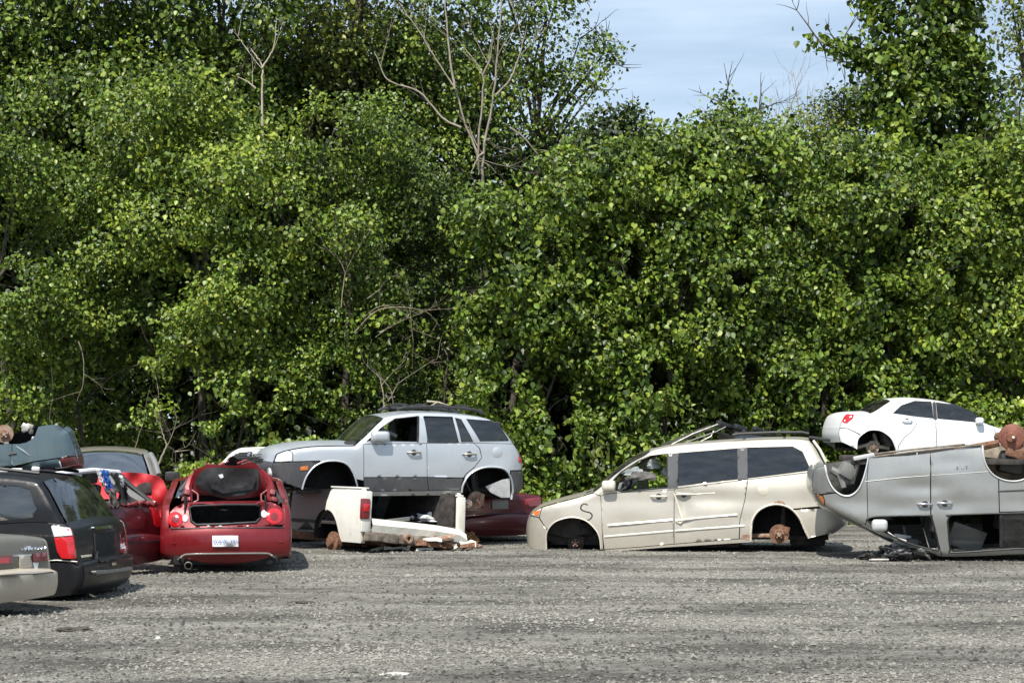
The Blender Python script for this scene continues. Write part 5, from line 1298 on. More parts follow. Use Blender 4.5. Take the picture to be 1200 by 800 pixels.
# ------------------------------------------------------------------ ground
def ground_h(x, y):
    """low ruts and humps of the graded gravel yard"""
    h = .030 * noise.noise(Vector((x * .16, y * .55, 3.1))) + .022 * noise.noise(Vector((x * .35 + y * .12, y * 1.3, 9.7))) + .010 * noise.noise(Vector((x * 1.3, y * 3.2, 5.2)))
    return h - .012

def gravel_material():
    m, N, L, B = newmat("grey_gravel")
    geo = N.new("ShaderNodeNewGeometry")
    mpp = N.new("ShaderNodeMapping"); mpp.inputs['Scale'].default_value = (.36, 1.05, 1); mpp.inputs['Rotation'].default_value = (0, 0, .22)
    L.new(geo.outputs['Position'], mpp.inputs['Vector'])
    big = noise_node(N, L, .9, 6, .62, mpp.outputs['Vector'], .4)
    mpp2 = N.new("ShaderNodeMapping"); mpp2.inputs['Scale'].default_value = (1, 1, 1); L.new(geo.outputs['Position'], mpp2.inputs['Vector'])
    v = N.new("ShaderNodeTexVoronoi"); v.inputs['Scale'].default_value = 26; L.new(mpp2.outputs['Vector'], v.inputs['Vector'])
    v2 = N.new("ShaderNodeTexVoronoi"); v2.inputs['Scale'].default_value = 60; L.new(mpp2.outputs['Vector'], v2.inputs['Vector'])
    fine = noise_node(N, L, 9, 6, .7, mpp2.outputs['Vector'])
    base = ramp(N, L, big.outputs['Fac'], .38, .60, (.075, .070, .060, 1), (.210, .200, .174, 1))
    st = N.new("ShaderNodeSeparateColor"); L.new(v.outputs['Color'], st.inputs[0])
    st2 = N.new("ShaderNodeSeparateColor"); L.new(v2.outputs['Color'], st2.inputs[0])
    a = ramp(N, L, st.outputs[0], 0, 1, (.55, .55, .55, 1), (1.5, 1.5, 1.5, 1)); a2 = ramp(N, L, st2.outputs[0], 0, 1, (.7, .7, .7, 1), (1.35, 1.35, 1.35, 1))
    m1 = N.new("ShaderNodeMixRGB"); m1.blend_type = 'MULTIPLY'; m1.inputs[0].default_value = .75; L.new(base.outputs[0], m1.inputs[1]); L.new(a.outputs[0], m1.inputs[2])
    m2 = N.new("ShaderNodeMixRGB"); m2.blend_type = 'MULTIPLY'; m2.inputs[0].default_value = .8; L.new(m1.outputs[0], m2.inputs[1]); L.new(a2.outputs[0], m2.inputs[2])
    L.new(m2.outputs[0], B.inputs['Base Color']); B.inputs['Roughness'].default_value = .95; B.inputs['Specular IOR Level'].default_value = .25
    h = N.new("ShaderNodeMath"); h.operation = 'ADD'; L.new(v.outputs['Distance'], h.inputs[0]); L.new(fine.outputs['Fac'], h.inputs[1])
    bp = N.new("ShaderNodeBump"); bp.inputs['Strength'].default_value = .8; bp.inputs['Distance'].default_value = .03; L.new(h.outputs[0], bp.inputs['Height']); L.new(bp.outputs['Normal'], B.inputs['Normal'])
    return m

def stone_material():
    m, N, L, B = newmat("crushed_stone")
    at_ = N.new("ShaderNodeAttribute"); at_.attribute_name = "tint"
    r = N.new("ShaderNodeValToRGB"); cr_ = r.color_ramp
    cr_.elements[0].position = 0; cr_.elements[0].color = (.045, .042, .037, 1); cr_.elements[1].position = 1; cr_.elements[1].color = (.25, .24, .21, 1)
    for p, c in ((.45, (.14, .134, .116, 1)), (.8, (.19, .182, .158, 1)), (.96, (.225, .216, .19, 1))):
        e = cr_.elements.new(p); e.color = c
    L.new(at_.outputs['Fac'], r.inputs[0]); L.new(r.outputs[0], B.inputs['Base Color']); B.inputs['Roughness'].default_value = .9; B.inputs['Specular IOR Level'].default_value = .3
    return m

def build_ground():
    xs = np.concatenate([-np.geomspace(600, 14, 22), np.arange(-13.8, 13.8, .12), np.geomspace(14, 600, 22)])
    ys = np.concatenate([np.array([-200, -60, -20, -5, 0, 4, 8, 10, 11.5]), np.arange(12.5, 33, .12), np.geomspace(33.2, 900, 26)])
    nx, ny = len(xs), len(ys); V = []
    for y in ys:
        for x in xs:
            h = ground_h(x, y) if (abs(x) < 14.5 and 11 < y < 40) else (-.012)
            V.append((x, y, h))
    Fc = [(j*nx+i, j*nx+i+1, (j+1)*nx+i+1, (j+1)*nx+i) for j in range(ny-1) for i in range(nx-1)]
    g = mk('ground', V, Fc, gravel_material()); tag(g, None, None, None, 'structure')
    # crushed stone lying on it
    n = 105000
    y = 12.6 + (rng.random(n) ** 1.25) * 21.5
    hw = y * (600 / F_PX) + .7
    x = (rng.random(n) * 2 - 1) * hw
    dens = np.array([noise.noise(Vector((a * .34 + b * .12, b * .85, 1.7))) + .4 * noise.noise(Vector((a * 1.4, b * 2.2, 4.0))) for a, b in zip(x, y)])
    keep = rng.random(n) < np.clip(.62 + dens * 1.1, .15, 1); x, y, dens = x[keep], y[keep], dens[keep]; n = len(x)
    sz = .008 + .016 * rng.random(n) ** 2.6 + (rng.random(n) < .006) * .02 * rng.random(n)
    z = np.array([ground_h(a, b) for a, b in zip(x, y)]) + sz * .25
    t = np.array([(1, 0, 0), (0, 1, 0), (-1, 0, 0), (0, -1, 0), (0, 0, 1), (0, 0, -1)], float)
    tri = np.array([(0, 1, 4), (1, 2, 4), (2, 3, 4), (3, 0, 4)])
    jit = .55 + .9 * rng.random((n, 6, 1)); P = t[None] * jit * np.stack([sz, sz, sz * .75], 1)[:, None, :]
    P[:, 4, :2] += (rng.random((n, 2)) - .5) * sz[:, None] * .9
    a = rng.random(n) * 6.28; ca, sa = np.cos(a)[:, None], np.sin(a)[:, None]
    X = P[:, :, 0] * ca - P[:, :, 1] * sa; Yy = P[:, :, 0] * sa + P[:, :, 1] * ca
    P[:, :, 0] = X + x[:, None]; P[:, :, 1] = Yy + y[:, None]; P[:, :, 2] += z[:, None]
    me = bpy.data.meshes.new('gravel')
    me.vertices.add(n * 6); me.vertices.foreach_set('co', P.reshape(-1).astype(np.float32))
    Fi = (tri[None] + (np.arange(n) * 6)[:, None, None]).reshape(-1, 3); nf = len(Fi)
    me.loops.add(nf * 3); me.loops.foreach_set('vertex_index', Fi.reshape(-1).astype(np.int32))
    me.polygons.add(nf); me.polygons.foreach_set('loop_start', np.arange(0, nf * 3, 3, dtype=np.int32))
    at_ = me.attributes.new('tint', 'FLOAT', 'POINT'); at_.data.foreach_set('value', np.repeat(np.clip(rng.random(n) ** 1.3 + dens * .75, 0, 1), 6).astype(np.float32))
    me.update(); me.validate(); me.materials.append(stone_material())
    o = bpy.data.objects.new('gravel', me); COL.objects.link(o); tag(o, None, None, None, 'stuff')

def loose_things():
    """single things one can point to on the yard"""
    def g(u, v): p = ground_at(u, v); p.z = ground_h(p.x, p.y); return p
    crumple('earth_clod', 'dark clod of earth on the gravel in front of the bronze sedan', 'clod', g(86, 738), (.17, .10, .035), M_clod, 3, .5, 14)
    crumple('flat_stone', 'pale flat stone at the bottom of the gravel, left of centre', 'stone', g(462, 787), (.11, .07, .02), M_stonepale, 4, .4, 12)
    crumple('stone', 'small pale stone on the gravel in front of the champagne minivan front wheel opening', 'stone', g(694, 725), (.04, .025, .02), M_stonepale, 5, .4, 10)
    crumple('stone', 'white pebble on the gravel at the left, in front of the red coupe', 'stone', g(185, 748), (.026, .022, .022), M_stonewhite, 6, .4, 10)
    crumple('earth_clod', 'flat dark patch of earth on the gravel in front of the white pickup rear wheel', 'clod', g(352, 703), (.16, .10, .02), M_clod, 7, .5, 14)
    crumple('rubbish_scrap', 'pale flat scrap on the gravel in front of the white pickup box opening', 'scrap', g(480, 671), (.06, .04, .015), M_stonepale, 8, .5, 10)

def scrap_under_pickup():
    e = bpy.data.objects.new('bumper_wreckage', None); COL.objects.link(e); e.location = ground_at(490, 644)
    tag(e, 'torn white and rusty bumper pieces on the gravel below the white pickup truck', 'wreckage')
    r = random.Random(3); base = e.location.copy()
    def piece(pts, w, mat, jag=0):
        P = [ground_at(u, 643) * 1 for u, v in pts]; V = []; Fc = []
        for i, (u, v) in enumerate(pts):
            p = at(u, v, base.y + .1 * math.sin(i)) - base; ww = w * (1 + r.uniform(-.4, .4) * jag)
            V += [(p.x, p.y - .05, p.z + ww), (p.x, p.y + .02, p.z + ww * 1.1), (p.x, p.y, p.z - ww), (p.x, p.y - .07, p.z - ww * .8)]
        for i in range(len(pts) - 1):
            for k in range(4): a, b = i * 4 + k, i * 4 + (k + 1) % 4; Fc.append((a, a + 4, b + 4, b))
        Fc += [(0, 1, 2, 3), tuple(range(len(V) - 4, len(V)))[::-1]]
        mk('bent_piece', V, Fc, mat, e, False)
    piece([(430, 648), (436, 645), (445, 642.5), (449, 641)], .03, M_whitebare, .4)
    piece([(450, 641.5), (460, 642), (470, 641), (480, 643)], .03, M_whitebare, 1)
    piece([(472, 637), (480, 634), (490, 633), (500, 632), (512, 631.5), (518, 633)], .022, M_whitebare, 1)
    piece([(488, 643.5), (498, 642.5), (508, 642)], .022, M_truckwhite, .6)
    piece([(420, 632), (440, 633), (460, 634), (480, 635), (500, 636)], .05, M_rust, .5)
    piece([(500, 637), (515, 639), (530, 640), (545, 639), (560, 637)], .035, M_rust, .8)
    piece([(532, 641), (540, 637), (545, 639), (552, 635), (558, 638)], .03, M_whitebare, 1.4)
    piece([(505, 633), (520, 629), (534, 627)], .02, M_rustlight, .6)
    for k in range(26):
        u, v = r.uniform(425, 560), r.uniform(632, 643); p = at(u, v, base.y + r.uniform(-.1, .3)) - base; p.z = max(p.z, .0)
        MB().box(p, (r.uniform(.04, .16), r.uniform(.04, .12), r.uniform(.02, .05)), (r.uniform(-.6, .6), r.uniform(-.5, .5), r.uniform(-1, 1)), .008).build('broken_bit', (M_rust, M_whitebare, M_rustlight, M_under, M_steelrust)[k % 5], e)
    o = crumple('rust_heap', 'rust-brown lump of foam at the right corner of the white pickup box', 'scrap', ground_at(551, 636), (.16, .12, .15), M_foam, 9, .5, 16)
    o = crumple('plastic_bag', 'crumpled white plastic sheeting lying in the pickup box', 'plastic sheet', at(504, 610, 30.0), (.26, .2, .13), M_airbag, 10, .6, 18)
    o = crumple('plastic_bag', 'crumpled grey plastic sheeting in the pickup box, beside its right corner post', 'plastic sheet', at(521, 604, 30.2), (.17, .14, .17), M_bag, 11, .7, 18)
    return e
# ------------------------------------------------------------------ foliage
def leaf_material(name, dark, light, trans=.18, rough=.42):
    m, N, L, B = newmat(name)
    a = N.new("ShaderNodeAttribute"); a.attribute_name = "tint"
    r = N.new("ShaderNodeValToRGB"); r.color_ramp.elements[0].color = (*dark, 1); r.color_ramp.elements[1].color = (*light, 1)
    mid = tuple((p * .55 + q * .45) for p, q in zip(dark, light)); e = r.color_ramp.elements.new(.55); e.color = (*mid, 1)
    L.new(a.outputs['Fac'], r.inputs[0])
    mu = N.new("ShaderNodeMath"); mu.operation = 'MULTIPLY'; mu.inputs[1].default_value = 43.0; L.new(a.outputs['Fac'], mu.inputs[0])
    fr_ = N.new("ShaderNodeMath"); fr_.operation = 'FRACT'; L.new(mu.outputs[0], fr_.inputs[0])
    hr = N.new("ShaderNodeMapRange"); hr.inputs['To Min'].default_value = .472; hr.inputs['To Max'].default_value = .516; L.new(fr_.outputs[0], hr.inputs['Value'])
    hs = N.new("ShaderNodeHueSaturation"); L.new(hr.outputs[0], hs.inputs['Hue']); L.new(r.outputs[0], hs.inputs['Color']); r = hs
    L.new(r.outputs[0], B.inputs['Base Color'])
    B.inputs['Roughness'].default_value = rough; B.inputs['Specular IOR Level'].default_value = .36
    tr = N.new("ShaderNodeBsdfTranslucent")
    mm = N.new("ShaderNodeMixRGB"); mm.blend_type = 'MULTIPLY'; mm.inputs[0].default_value = 1; L.new(r.outputs[0], mm.inputs[1]); mm.inputs[2].default_value = (1.5, 1.6, .5, 1)
    L.new(mm.outputs[0], tr.inputs['Color'])
    mx = N.new("ShaderNodeMixShader"); mx.inputs[0].default_value = trans; L.new(B.outputs[0], mx.inputs[1]); L.new(tr.outputs[0], mx.inputs[2])
    L.new(mx.outputs[0], N['Material Output'].inputs['Surface'])
    return m
M_vine = leaf_material("vine_leaves", (.014, .036, .005), (.195, .290, .036))
M_vinelight = leaf_material("young_vine_leaves", (.028, .060, .008), (.24, .335, .042))
M_tree = leaf_material("tree_leaves", (.018, .042, .007), (.200, .290, .042))
M_treeolive = leaf_material("olive_tree_leaves", (.032, .050, .009), (.23, .28, .048))
M_shade = leaf_material("dark_shade_leaves", (.010, .024, .005), (.110, .168, .028))  # leaf colour darkened for shade in woodland and recess; round bush shares it
M_bark = plain("grey_bark", (.045, .038, .028), .95, 0, .35, 6, .8, (.10, .085, .065))
M_deadwood = plain("pale_dead_wood", (.30, .26, .19), .85, 0, .3, 7, .6, (.46, .41, .31))
M_twig = plain("dry_twigs", (.15, .12, .085), .9, 0, .3, 7, .3, (.30, .26, .19))

LEAF = np.array([(0, 0, 0), (.42, .22, .10), (.46, .55, .12), (0, 1.0, -.04), (-.46, .55, .12), (-.42, .22, .10)])
def leaf_mesh(name, pos, nrm, size, tint, mat, parent=None):
    """pos (n,3), nrm (n,3) facing directions, size (n,), one folded heart shaped leaf each"""
    n = len(pos)
    nrm = nrm / np.maximum(np.linalg.norm(nrm, axis=1), 1e-6)[:, None]
    up = np.tile(np.array([0, 0, -1.0]), (n, 1)) + rng.normal(0, .55, (n, 3))        # leaf tips hang down
    v = up - nrm * (up * nrm).sum(1)[:, None]; v /= np.maximum(np.linalg.norm(v, axis=1), 1e-6)[:, None]
    u = np.cross(v, nrm)
    sx = size * rng.uniform(.5, 1.1, n); sy = size * rng.uniform(.85, 1.25, n); fold = size * rng.uniform(.3, 1.6, n)
    P = pos[:, None, :] + LEAF[None, :, 0, None] * (u * sx[:, None])[:, None, :] + (LEAF[None, :, 1, None] - .5) * (v * sy[:, None])[:, None, :] + LEAF[None, :, 2, None] * (nrm * fold[:, None])[:, None, :]
    me = bpy.data.meshes.new(name)
    me.vertices.add(n * 6); me.vertices.foreach_set('co', P.reshape(-1).astype(np.float32))
    q = np.array([(0, 1, 2, 3), (0, 3, 4, 5)]); Fi = (q[None] + (np.arange(n) * 6)[:, None, None]).reshape(-1, 4); nf = len(Fi)
    me.loops.add(nf * 4); me.loops.foreach_set('vertex_index', Fi.reshape(-1).astype(np.int32))
    me.polygons.add(nf); me.polygons.foreach_set('loop_start', np.arange(0, nf * 4, 4, dtype=np.int32))
    a = me.attributes.new('tint', 'FLOAT', 'POINT'); a.data.foreach_set('value', np.repeat(np.clip(tint, 0, 1), 6).astype(np.float32))
    me.update(); me.validate(); me.materials.append(mat)
    o = bpy.data.objects.new(name, me); COL.objects.link(o)
    if parent: o.parent = parent
    return o

CAMP = np.array([0, 0, CAM_H])
def fillblobs(blobs, dens, size, spray=9, gap=.0, seed=0, fill=.35, freq=.9, front=.62, tilt=.75, sr=.22):
    """blobs: (centre, radii). Sprays of leaves over each blob's surface and, thinner, inside it"""
    pos = []; nr = []; tint = []
    C = np.array([b[0] for b in blobs]); Rr = np.array([b[1] for b in blobs])
    for (c, r) in blobs:
        c = np.array(c); r = np.array(r); area = 4 * math.pi * ((r[0]*r[1])**1.6 + (r[0]*r[2])**1.6 + (r[1]*r[2])**1.6) ** (1/1.6) / 3 ** (1/1.6)
        n = max(3, int(area * dens / spray))
        d = rng.normal(size=(n, 3)); d /= np.linalg.norm(d, axis=1)[:, None]
        d[:, 1] = np.where((d[:, 1] > .2) & (rng.random(n) < front), -d[:, 1], d[:, 1])    # most sprays towards the yard, where the light is
        inner = rng.random(n) < fill
        k = np.where(inner, rng.uniform(.45, .88, n), rng.uniform(.86, 1.1, n))
        # lumpy surface
        for i in range(n):
            p = c + d[i] * r * k[i]
            h = noise.noise(Vector((p[0] * freq + seed, p[1] * freq, p[2] * freq)))
            h2 = noise.noise(Vector((p[0] * 2.7 + seed, p[1] * 2.7, p[2] * 2.7 + 4)))
            if h + .5 * h2 < gap - .32: continue
            p = c + d[i] * r * (k[i] + .16 * h)
            m = spray + int(rng.integers(-3, 4)); q = p + rng.normal(0, sr, (m, 3)) * np.array([1, .8, .75])
            out = d[i] / r; out = out / np.linalg.norm(out)
            base = np.array([0, -.35, .55]) + out * .8
            nn = base[None] + rng.normal(0, tilt, (m, 3))
            pos.append(q); nr.append(nn); tint.append(np.clip(.45 + .7 * h + rng.normal(0, .28, m), 0, 1))
    return np.vstack(pos), np.vstack(nr), np.concatenate(tint)

def px_blobs(lst):
    """(u, v, ru, rv, Y, rdepth) -> blobs"""
    out = []
    for (u, v, ru, rv, Y, rd) in lst:
        p = at(u, v, Y); s = F_PX / Y; out.append((tuple(p), (ru / s, rd, rv / s)))
    return out

def branch(m, p, d, L, r, lvl, r_, spread=.6, n=5, up=.1):
    pts = [p.copy()]; q = p.copy(); dd = d.normalized()
    for i in range(n):
        dd = (dd + Vector((r_.uniform(-1, 1), r_.uniform(-1, 1), r_.uniform(-1, 1))) * .16 + Vector((0, 0, up * .3))).normalized(); q = q + dd * L / n; pts.append(q.copy())
    m.tube(pts, [r * (1 - .75 * i / n) for i in range(n + 1)], 5 if r < .03 else 7, False)
    if lvl > 0:
        for k in range(r_.randint(2, 4)):
            i = r_.randint(2, n); nd = (dd + Vector((r_.uniform(-1, 1), r_.uniform(-1, 1), r_.uniform(-.4, 1))) * spread).normalized()
            branch(m, pts[i], nd, L * r_.uniform(.45, .7), r * .5, lvl - 1, r_, spread, n, up)
    return pts

def plant(name, label, cat, foot, blobs, mat, dens, size, group=None, trunk_r=.12, seed=1, limbs=5, bark=None, leafname='crown', tangle=0, stem_to=None, pockets=(), **kw):
    e = bpy.data.objects.new(name, None); COL.objects.link(e); e.location = foot; tag(e, label, cat, group)
    r_ = random.Random(seed); f = Vector(foot)
    pos, nr, ti = fillblobs(blobs, dens, size, seed=seed * 3.7, **kw)
    if pockets:                                     # deep hollows in the front of the thicket
        kill = np.zeros(len(pos), bool)
        for (hx, hz, rx, rz) in pockets:
            near = (np.abs(pos[:, 0] - hx) < rx * 1.5) & (np.abs(pos[:, 2] - hz) < rz * 1.5) & (pos[:, 1] < 41.6)
            for i in np.nonzero(near)[0]:
                w = 1 + .55 * noise.noise(Vector((pos[i, 0] * 2.2, pos[i, 2] * 2.2, 3))) + .3 * noise.noise(Vector((pos[i, 0] * 6, pos[i, 2] * 6, 8)))
                if ((pos[i, 0] - hx) / rx) ** 2 + ((pos[i, 2] - hz) / rz) ** 2 < w * w: kill[i] = True
        pos, nr, ti = pos[~kill], nr[~kill], ti[~kill]
    sz = size * rng.uniform(.65, 1.25, len(pos))
    o = leaf_mesh(leafname, pos - np.array(foot), nr, sz, ti, mat, e)
    # trunk and limbs reaching into the blobs
    m = MB(); tops = sorted(blobs, key=lambda b: -b[0][2]); top = Vector(stem_to) if stem_to else Vector(tops[len(tops) // 4][0])
    tp = cr([(0, 0, -.05), tuple((top - f) * .3 + Vector((r_.uniform(-.3, .3), 0, .2))), tuple((top - f) * .65 + Vector((r_.uniform(-.3, .3), 0, .1))), tuple(top - f)], 4)
    m.tube(tp, [trunk_r * (1 - .7 * i / (len(tp) - 1)) for i in range(len(tp))], 9)
    m.build('trunk', bark or M_bark, e, auto=60)
    lm = MB(); ch = blobs if len(blobs) <= limbs * 3 else r_.sample(blobs, limbs * 3)
    for b in ch[:limbs * 3]:
        t = Vector(b[0]) - f; a = Vector(tp[min(len(tp) - 1, max(1, int(len(tp) * min(.95, max(.1, t.z / max(.1, (top - f).z) * .75)))))])
        mid = (a + t) / 2 + Vector((r_.uniform(-.2, .2), r_.uniform(-.2, .2), r_.uniform(-.1, .3)))
        lm.tube(cr([tuple(a), tuple(mid), tuple(t)], 4), [trunk_r * .45 * (1 - .1 * i) + .004 for i in range(9)], 6, False)
        for k in range(2 + tangle):
            branch(lm, t, Vector((r_.uniform(-1, 1), r_.uniform(-1.3, .3), r_.uniform(-.6, 1))), r_.uniform(.5, 1.1), trunk_r * .16 + .004, 1, r_, .8)
    lm.build('branch', bark or M_bark, e, auto=60)
    return e

def scatter_blobs(u0, u1, v0, v1, Y, n, r0, r1, seed, depth=1.0, top=None, yj=.8):
    """n leafy lumps spread over a pixel rectangle at distance Y (metres for radii)"""
    r_ = random.Random(seed); out = []
    cols = max(1, int(round(math.sqrt(n * (u1 - u0) / max(1, (v1 - v0)))))); rows = max(1, int(math.ceil(n / cols)))
    for j in range(rows):
        for i in range(cols):
            u = u0 + (i + .5 + r_.uniform(-.42, .42)) * (u1 - u0) / cols; v = v0 + (j + .5 + r_.uniform(-.42, .42)) * (v1 - v0) / rows
            if top:
                tv = np.interp(u, [p[0] for p in top], [p[1] for p in top])
                v = tv + (v - v0) * (v1 - tv) / (v1 - v0)
            y = Y + r_.uniform(-yj, yj); rr = r_.uniform(r0, r1); p = at(u, v, y)
            out.append((tuple(p), (rr * r_.uniform(.9, 1.3), rr * depth, rr * r_.uniform(.75, 1.05))))
    return out

def stems(name, label, cat, lines, Y, r, mat, group=None, twigs=2, seed=1, foot=None, partname='stem'):
    """bare stems traced from the photograph, with side twigs"""
    r_ = random.Random(seed); e = bpy.data.objects.new(name, None); COL.objects.link(e)
    f = at(lines[0][0][0], lines[0][0][1], Y) if foot is None else Vector(foot); e.location = f; tag(e, label, cat, group)
    for k, ln in enumerate(lines):
        dy = r_.uniform(-.5, .5) if k else 0
        P = [at(u, v, Y + dy * i / max(1, len(ln) - 1)) - f for i, (u, v) in enumerate(ln)]; P = [Vector(p) for p in cr([tuple(p) for p in P], 5)]
        rr = r * (1 if k == 0 else .7) ; m = MB(); nP = len(P)
        P = [p + Vector((r_.uniform(-1, 1), r_.uniform(-1, 1), 0)) * rr * .5 for p in P]
        m.tube(P, [rr * (1 - .72 * i / (nP - 1)) for i in range(nP)], 7)
        for t in range(twigs):
            i = r_.randint(nP // 4, nP - 2); d = (P[i + 1] - P[i]).normalized(); sd = Vector((r_.choice((-1, 1)) * r_.uniform(.4, 1), r_.uniform(-.5, .5), r_.uniform(.1, .6)))
            branch(m, P[i], (d * .8 + sd), r_.uniform(.5, 1.3) * min(1.2, rr * 25 + .4), rr * .25 + .003, 1, r_, .8)
        m.build(partname if k else 'trunk', mat, e, auto=60)
    return e
M_twigpale = plain("weathered_grey_wood", (.20, .17, .125), .9, 0, .3, 7, .4, (.34, .30, .235))
import os
build_ground()
van1 = champagne_minivan(); suv = silver_suv(); pk = white_pickup(); van2 = overturned_van(); side_wreck_pile(van2)
white_sedan(); dark_wrecks(); red_coupe(); bs = black_suv(); tan_car(); teal_overturned(); mh = maroon_hatch(); hanging_clothes(mh); red_car()
loose_things(); scrap_under_pickup()
for c_ in ALLCARS:
    if c_.outline is not None: c_.skin()
# ------------------------------------------------------------------ hedge and trees
def G(u, Y): p = at(u, 600, Y); p.z = 0; return tuple(p)
HED = 'vine-covered thickets along the back of the yard'
TRE = 'tall trees behind the thickets'
top = [(-200, 120), (0, 90), (60, 150), (110, 205), (170, 120), (210, 70), (250, 130), (300, 185), (360, 150), (400, 100), (440, 120), (490, 190), (530, 225), (600, 215), (650, 200), (700, 190), (760, 185), (820, 165), (870, 155), (920, 180), (1000, 185), (1100, 175), (1180, 160), (1400, 170)]
POCK = []
for (u, v, ru, rv) in [(125, 455, 42, 62), (165, 540, 60, 45), (60, 545, 40, 40), (40, 140, 42, 20), (250, 160, 42, 17), (375, 150, 26, 24), (340, 260, 22, 18), (480, 300, 34, 36), (455, 395, 36, 20), (560, 330, 16, 30),
                       (645, 300, 14, 24), (590, 470, 22, 36), (655, 470, 26, 40), (742, 310, 12, 30), (800, 350, 14, 30), (770, 440, 20, 22), (865, 330, 22, 16), (880, 440, 14, 24), (930, 270, 16, 14), (1000, 330, 15, 26), (1068, 250, 16, 26),
                       (1045, 410, 22, 16), (1120, 330, 12, 24), (1150, 440, 20, 18), (700, 530, 26, 34), (845, 500, 22, 26), (965, 470, 14, 30), (300, 330, 20, 15), (215, 300, 16, 14), (20, 330, 18, 16), (395, 440, 24, 18), (310, 455, 18, 24), (240, 480, 34, 26), (1000, 210, 22, 14), (700, 240, 20, 10), (890, 210, 20, 10),
                       (110, 500, 50, 60), (215, 520, 50, 40), (285, 515, 50, 36), (350, 500, 40, 26), (150, 400, 30, 26), (430, 470, 40, 14), (205, 445, 22, 26), (520, 455, 26, 20), (600, 420, 16, 24), (660, 520, 22, 34), (1000, 450, 24, 16), (780, 500, 26, 18), (900, 500, 20, 14), (580, 520, 30, 30)]:
    p_ = at(u, v, 39.2); k_ = .95 if u < 200 else (.8 if u < 570 else .72); POCK.append((p_.x, p_.z, ru * k_ * 39.2 / F_PX, rv * k_ * 39.2 / F_PX))
segs_ = [
    (-190, 40, 39.6, 'vine-covered thicket at the left edge, behind the blue-grey overturned car', M_vine, 3, .11),
    (40, 190, 40.6, 'thicket with a deep dark hollow above the maroon hatchback', M_tree, 4, .11),
    (190, 330, 39.4, 'bright-leaved thicket with trailing stems behind the red coupe', M_vinelight, 5, .11),
    (330, 455, 39.8, 'thicket behind the bonnet of the silver SUV', M_vine, 6, .10),
    (455, 565, 40.9, 'dark recessed thicket with dry twigs behind the silver SUV roof', M_shade, 7, .10),
    (565, 700, 39.2, 'thicket with large round leaves filling the gap between silver SUV and minivan', M_vine, 8, .135),
    (700, 840, 39.4, 'thicket of glossy vine leaves behind the minivan windscreen', M_vine, 9, .135),
    (840, 980, 39.6, 'thicket of vine leaves behind the rear half of the minivan', M_vine, 10, .13),
    (980, 1110, 39.9, 'thicket behind the white sedan', M_vine, 11, .13),
    (1110, 1250, 39.9, 'light green vine thicket at the right edge beyond the rusty brake drum', M_vinelight, 12, .13),
    (1250, 1420, 39.7, 'vine thicket beyond the right edge of the picture', M_vine, 13, .13)]
for (u0, u1, Y, lab, mat, sd, ls) in segs_:
    bl = scatter_blobs(u0 - 8, u1 + 8, 160, 575, Y, 22, .55, .85, sd, top=top, yj=.75)
    if sd == 4: bl = [b for b in bl if not (1.75 - (470 - CV) / F_PX * Y - 1.9 < b[0][2] < 3.6 and G(95, Y)[0] < b[0][0] < G(185, Y)[0])] + scatter_blobs(60, 190, 380, 600, 42.6, 8, .6, .9, 44)
    if sd == 7: bl = [(b[0], b[1]) for b in bl if not (G(470, Y)[0] < b[0][0] < G(540, Y)[0] and 3.0 < b[0][2] < 5.3)] + scatter_blobs(455, 560, 270, 410, 42.6, 6, .6, .9, 45)
    plant('vine_thicket', lab, 'thicket', G((u0 + u1) / 2, Y + .3), bl, mat, 235, ls * .86, HED, .04, sd, 5, gap=.12, freq=1.7, fill=.3, tangle=1, spray=15, sr=.17, pockets=POCK)
# rounded bush crowns standing above the hedge line
for (lst, lab, mat, sd, ls, Y) in [
    ([(722, 160, 42, 30, 41, .7), (700, 185, 45, 30, 41, .8), (748, 180, 38, 28, 41, .8), (730, 138, 22, 13, 41, .4), (765, 195, 40, 20, 41, .8)], 'round dark bush crown rising above the hedge in front of the open sky', M_shade, 21, .12, 41),
    ([(838, 160, 36, 26, 41, .7), (858, 140, 18, 16, 41, .4), (880, 165, 38, 24, 41, .7), (815, 180, 36, 22, 41, .8), (890, 128, 9, 12, 41, .2), (850, 122, 7, 12, 41, .2)], 'spiky-topped bush crown right of the round one, under the open sky', M_vine, 22, .12, 41),
    ([(955, 150, 40, 26, 43, .9), (985, 130, 30, 22, 43, .7), (1000, 165, 40, 28, 43, .9), (930, 175, 40, 22, 43, .9), (1010, 120, 18, 20, 43, .5)], 'soft olive-green tree left of the tall vine-draped tree', M_treeolive, 23, .09, 43)]:
    bl = px_blobs(lst); plant('bush_crown', lab, 'bush', G(lst[0][0], Y), bl + scatter_blobs(lst[0][0] - 35, lst[0][0] + 35, 220, 420, Y, 5, .6, .8, sd), mat, 240, ls * .82, None, .09, sd, 5, gap=-.12, fill=.3, sr=.16, spray=8)
# tall trees
def tree(lab, foot_u, Y, lst, mat, sd, ls, dens=70, tr=.12, **k):
    plant('tall_tree', lab, 'tree', G(foot_u, Y), px_blobs(lst), mat, dens, ls, TRE, tr, sd, 7, **k)
def rect(u0, u1, v0, v1, Y, n, r0, r1, sd): return scatter_blobs(u0, u1, v0, v1, Y, n, r0, r1, sd, yj=1.3)
def tree2(lab, foot_u, Y, bl, mat, sd, ls, dens=70, tr=.11, **k): plant('tall_tree', lab, 'tree', G(foot_u, Y), bl, mat, dens, ls, TRE, tr, sd, 7, **k)
tree2('tall dense tree filling the upper left corner', 30, 45, rect(-190, 130, -150, 230, 45, 34, .8, 1.25, 31), M_tree, 31, .12, 90, gap=.0)
tree2('tall leafy tree behind the white birch fork', 240, 44.5, rect(130, 335, -140, 215, 44.5, 26, .75, 1.15, 32), M_tree, 32, .12, 90, gap=-.02)
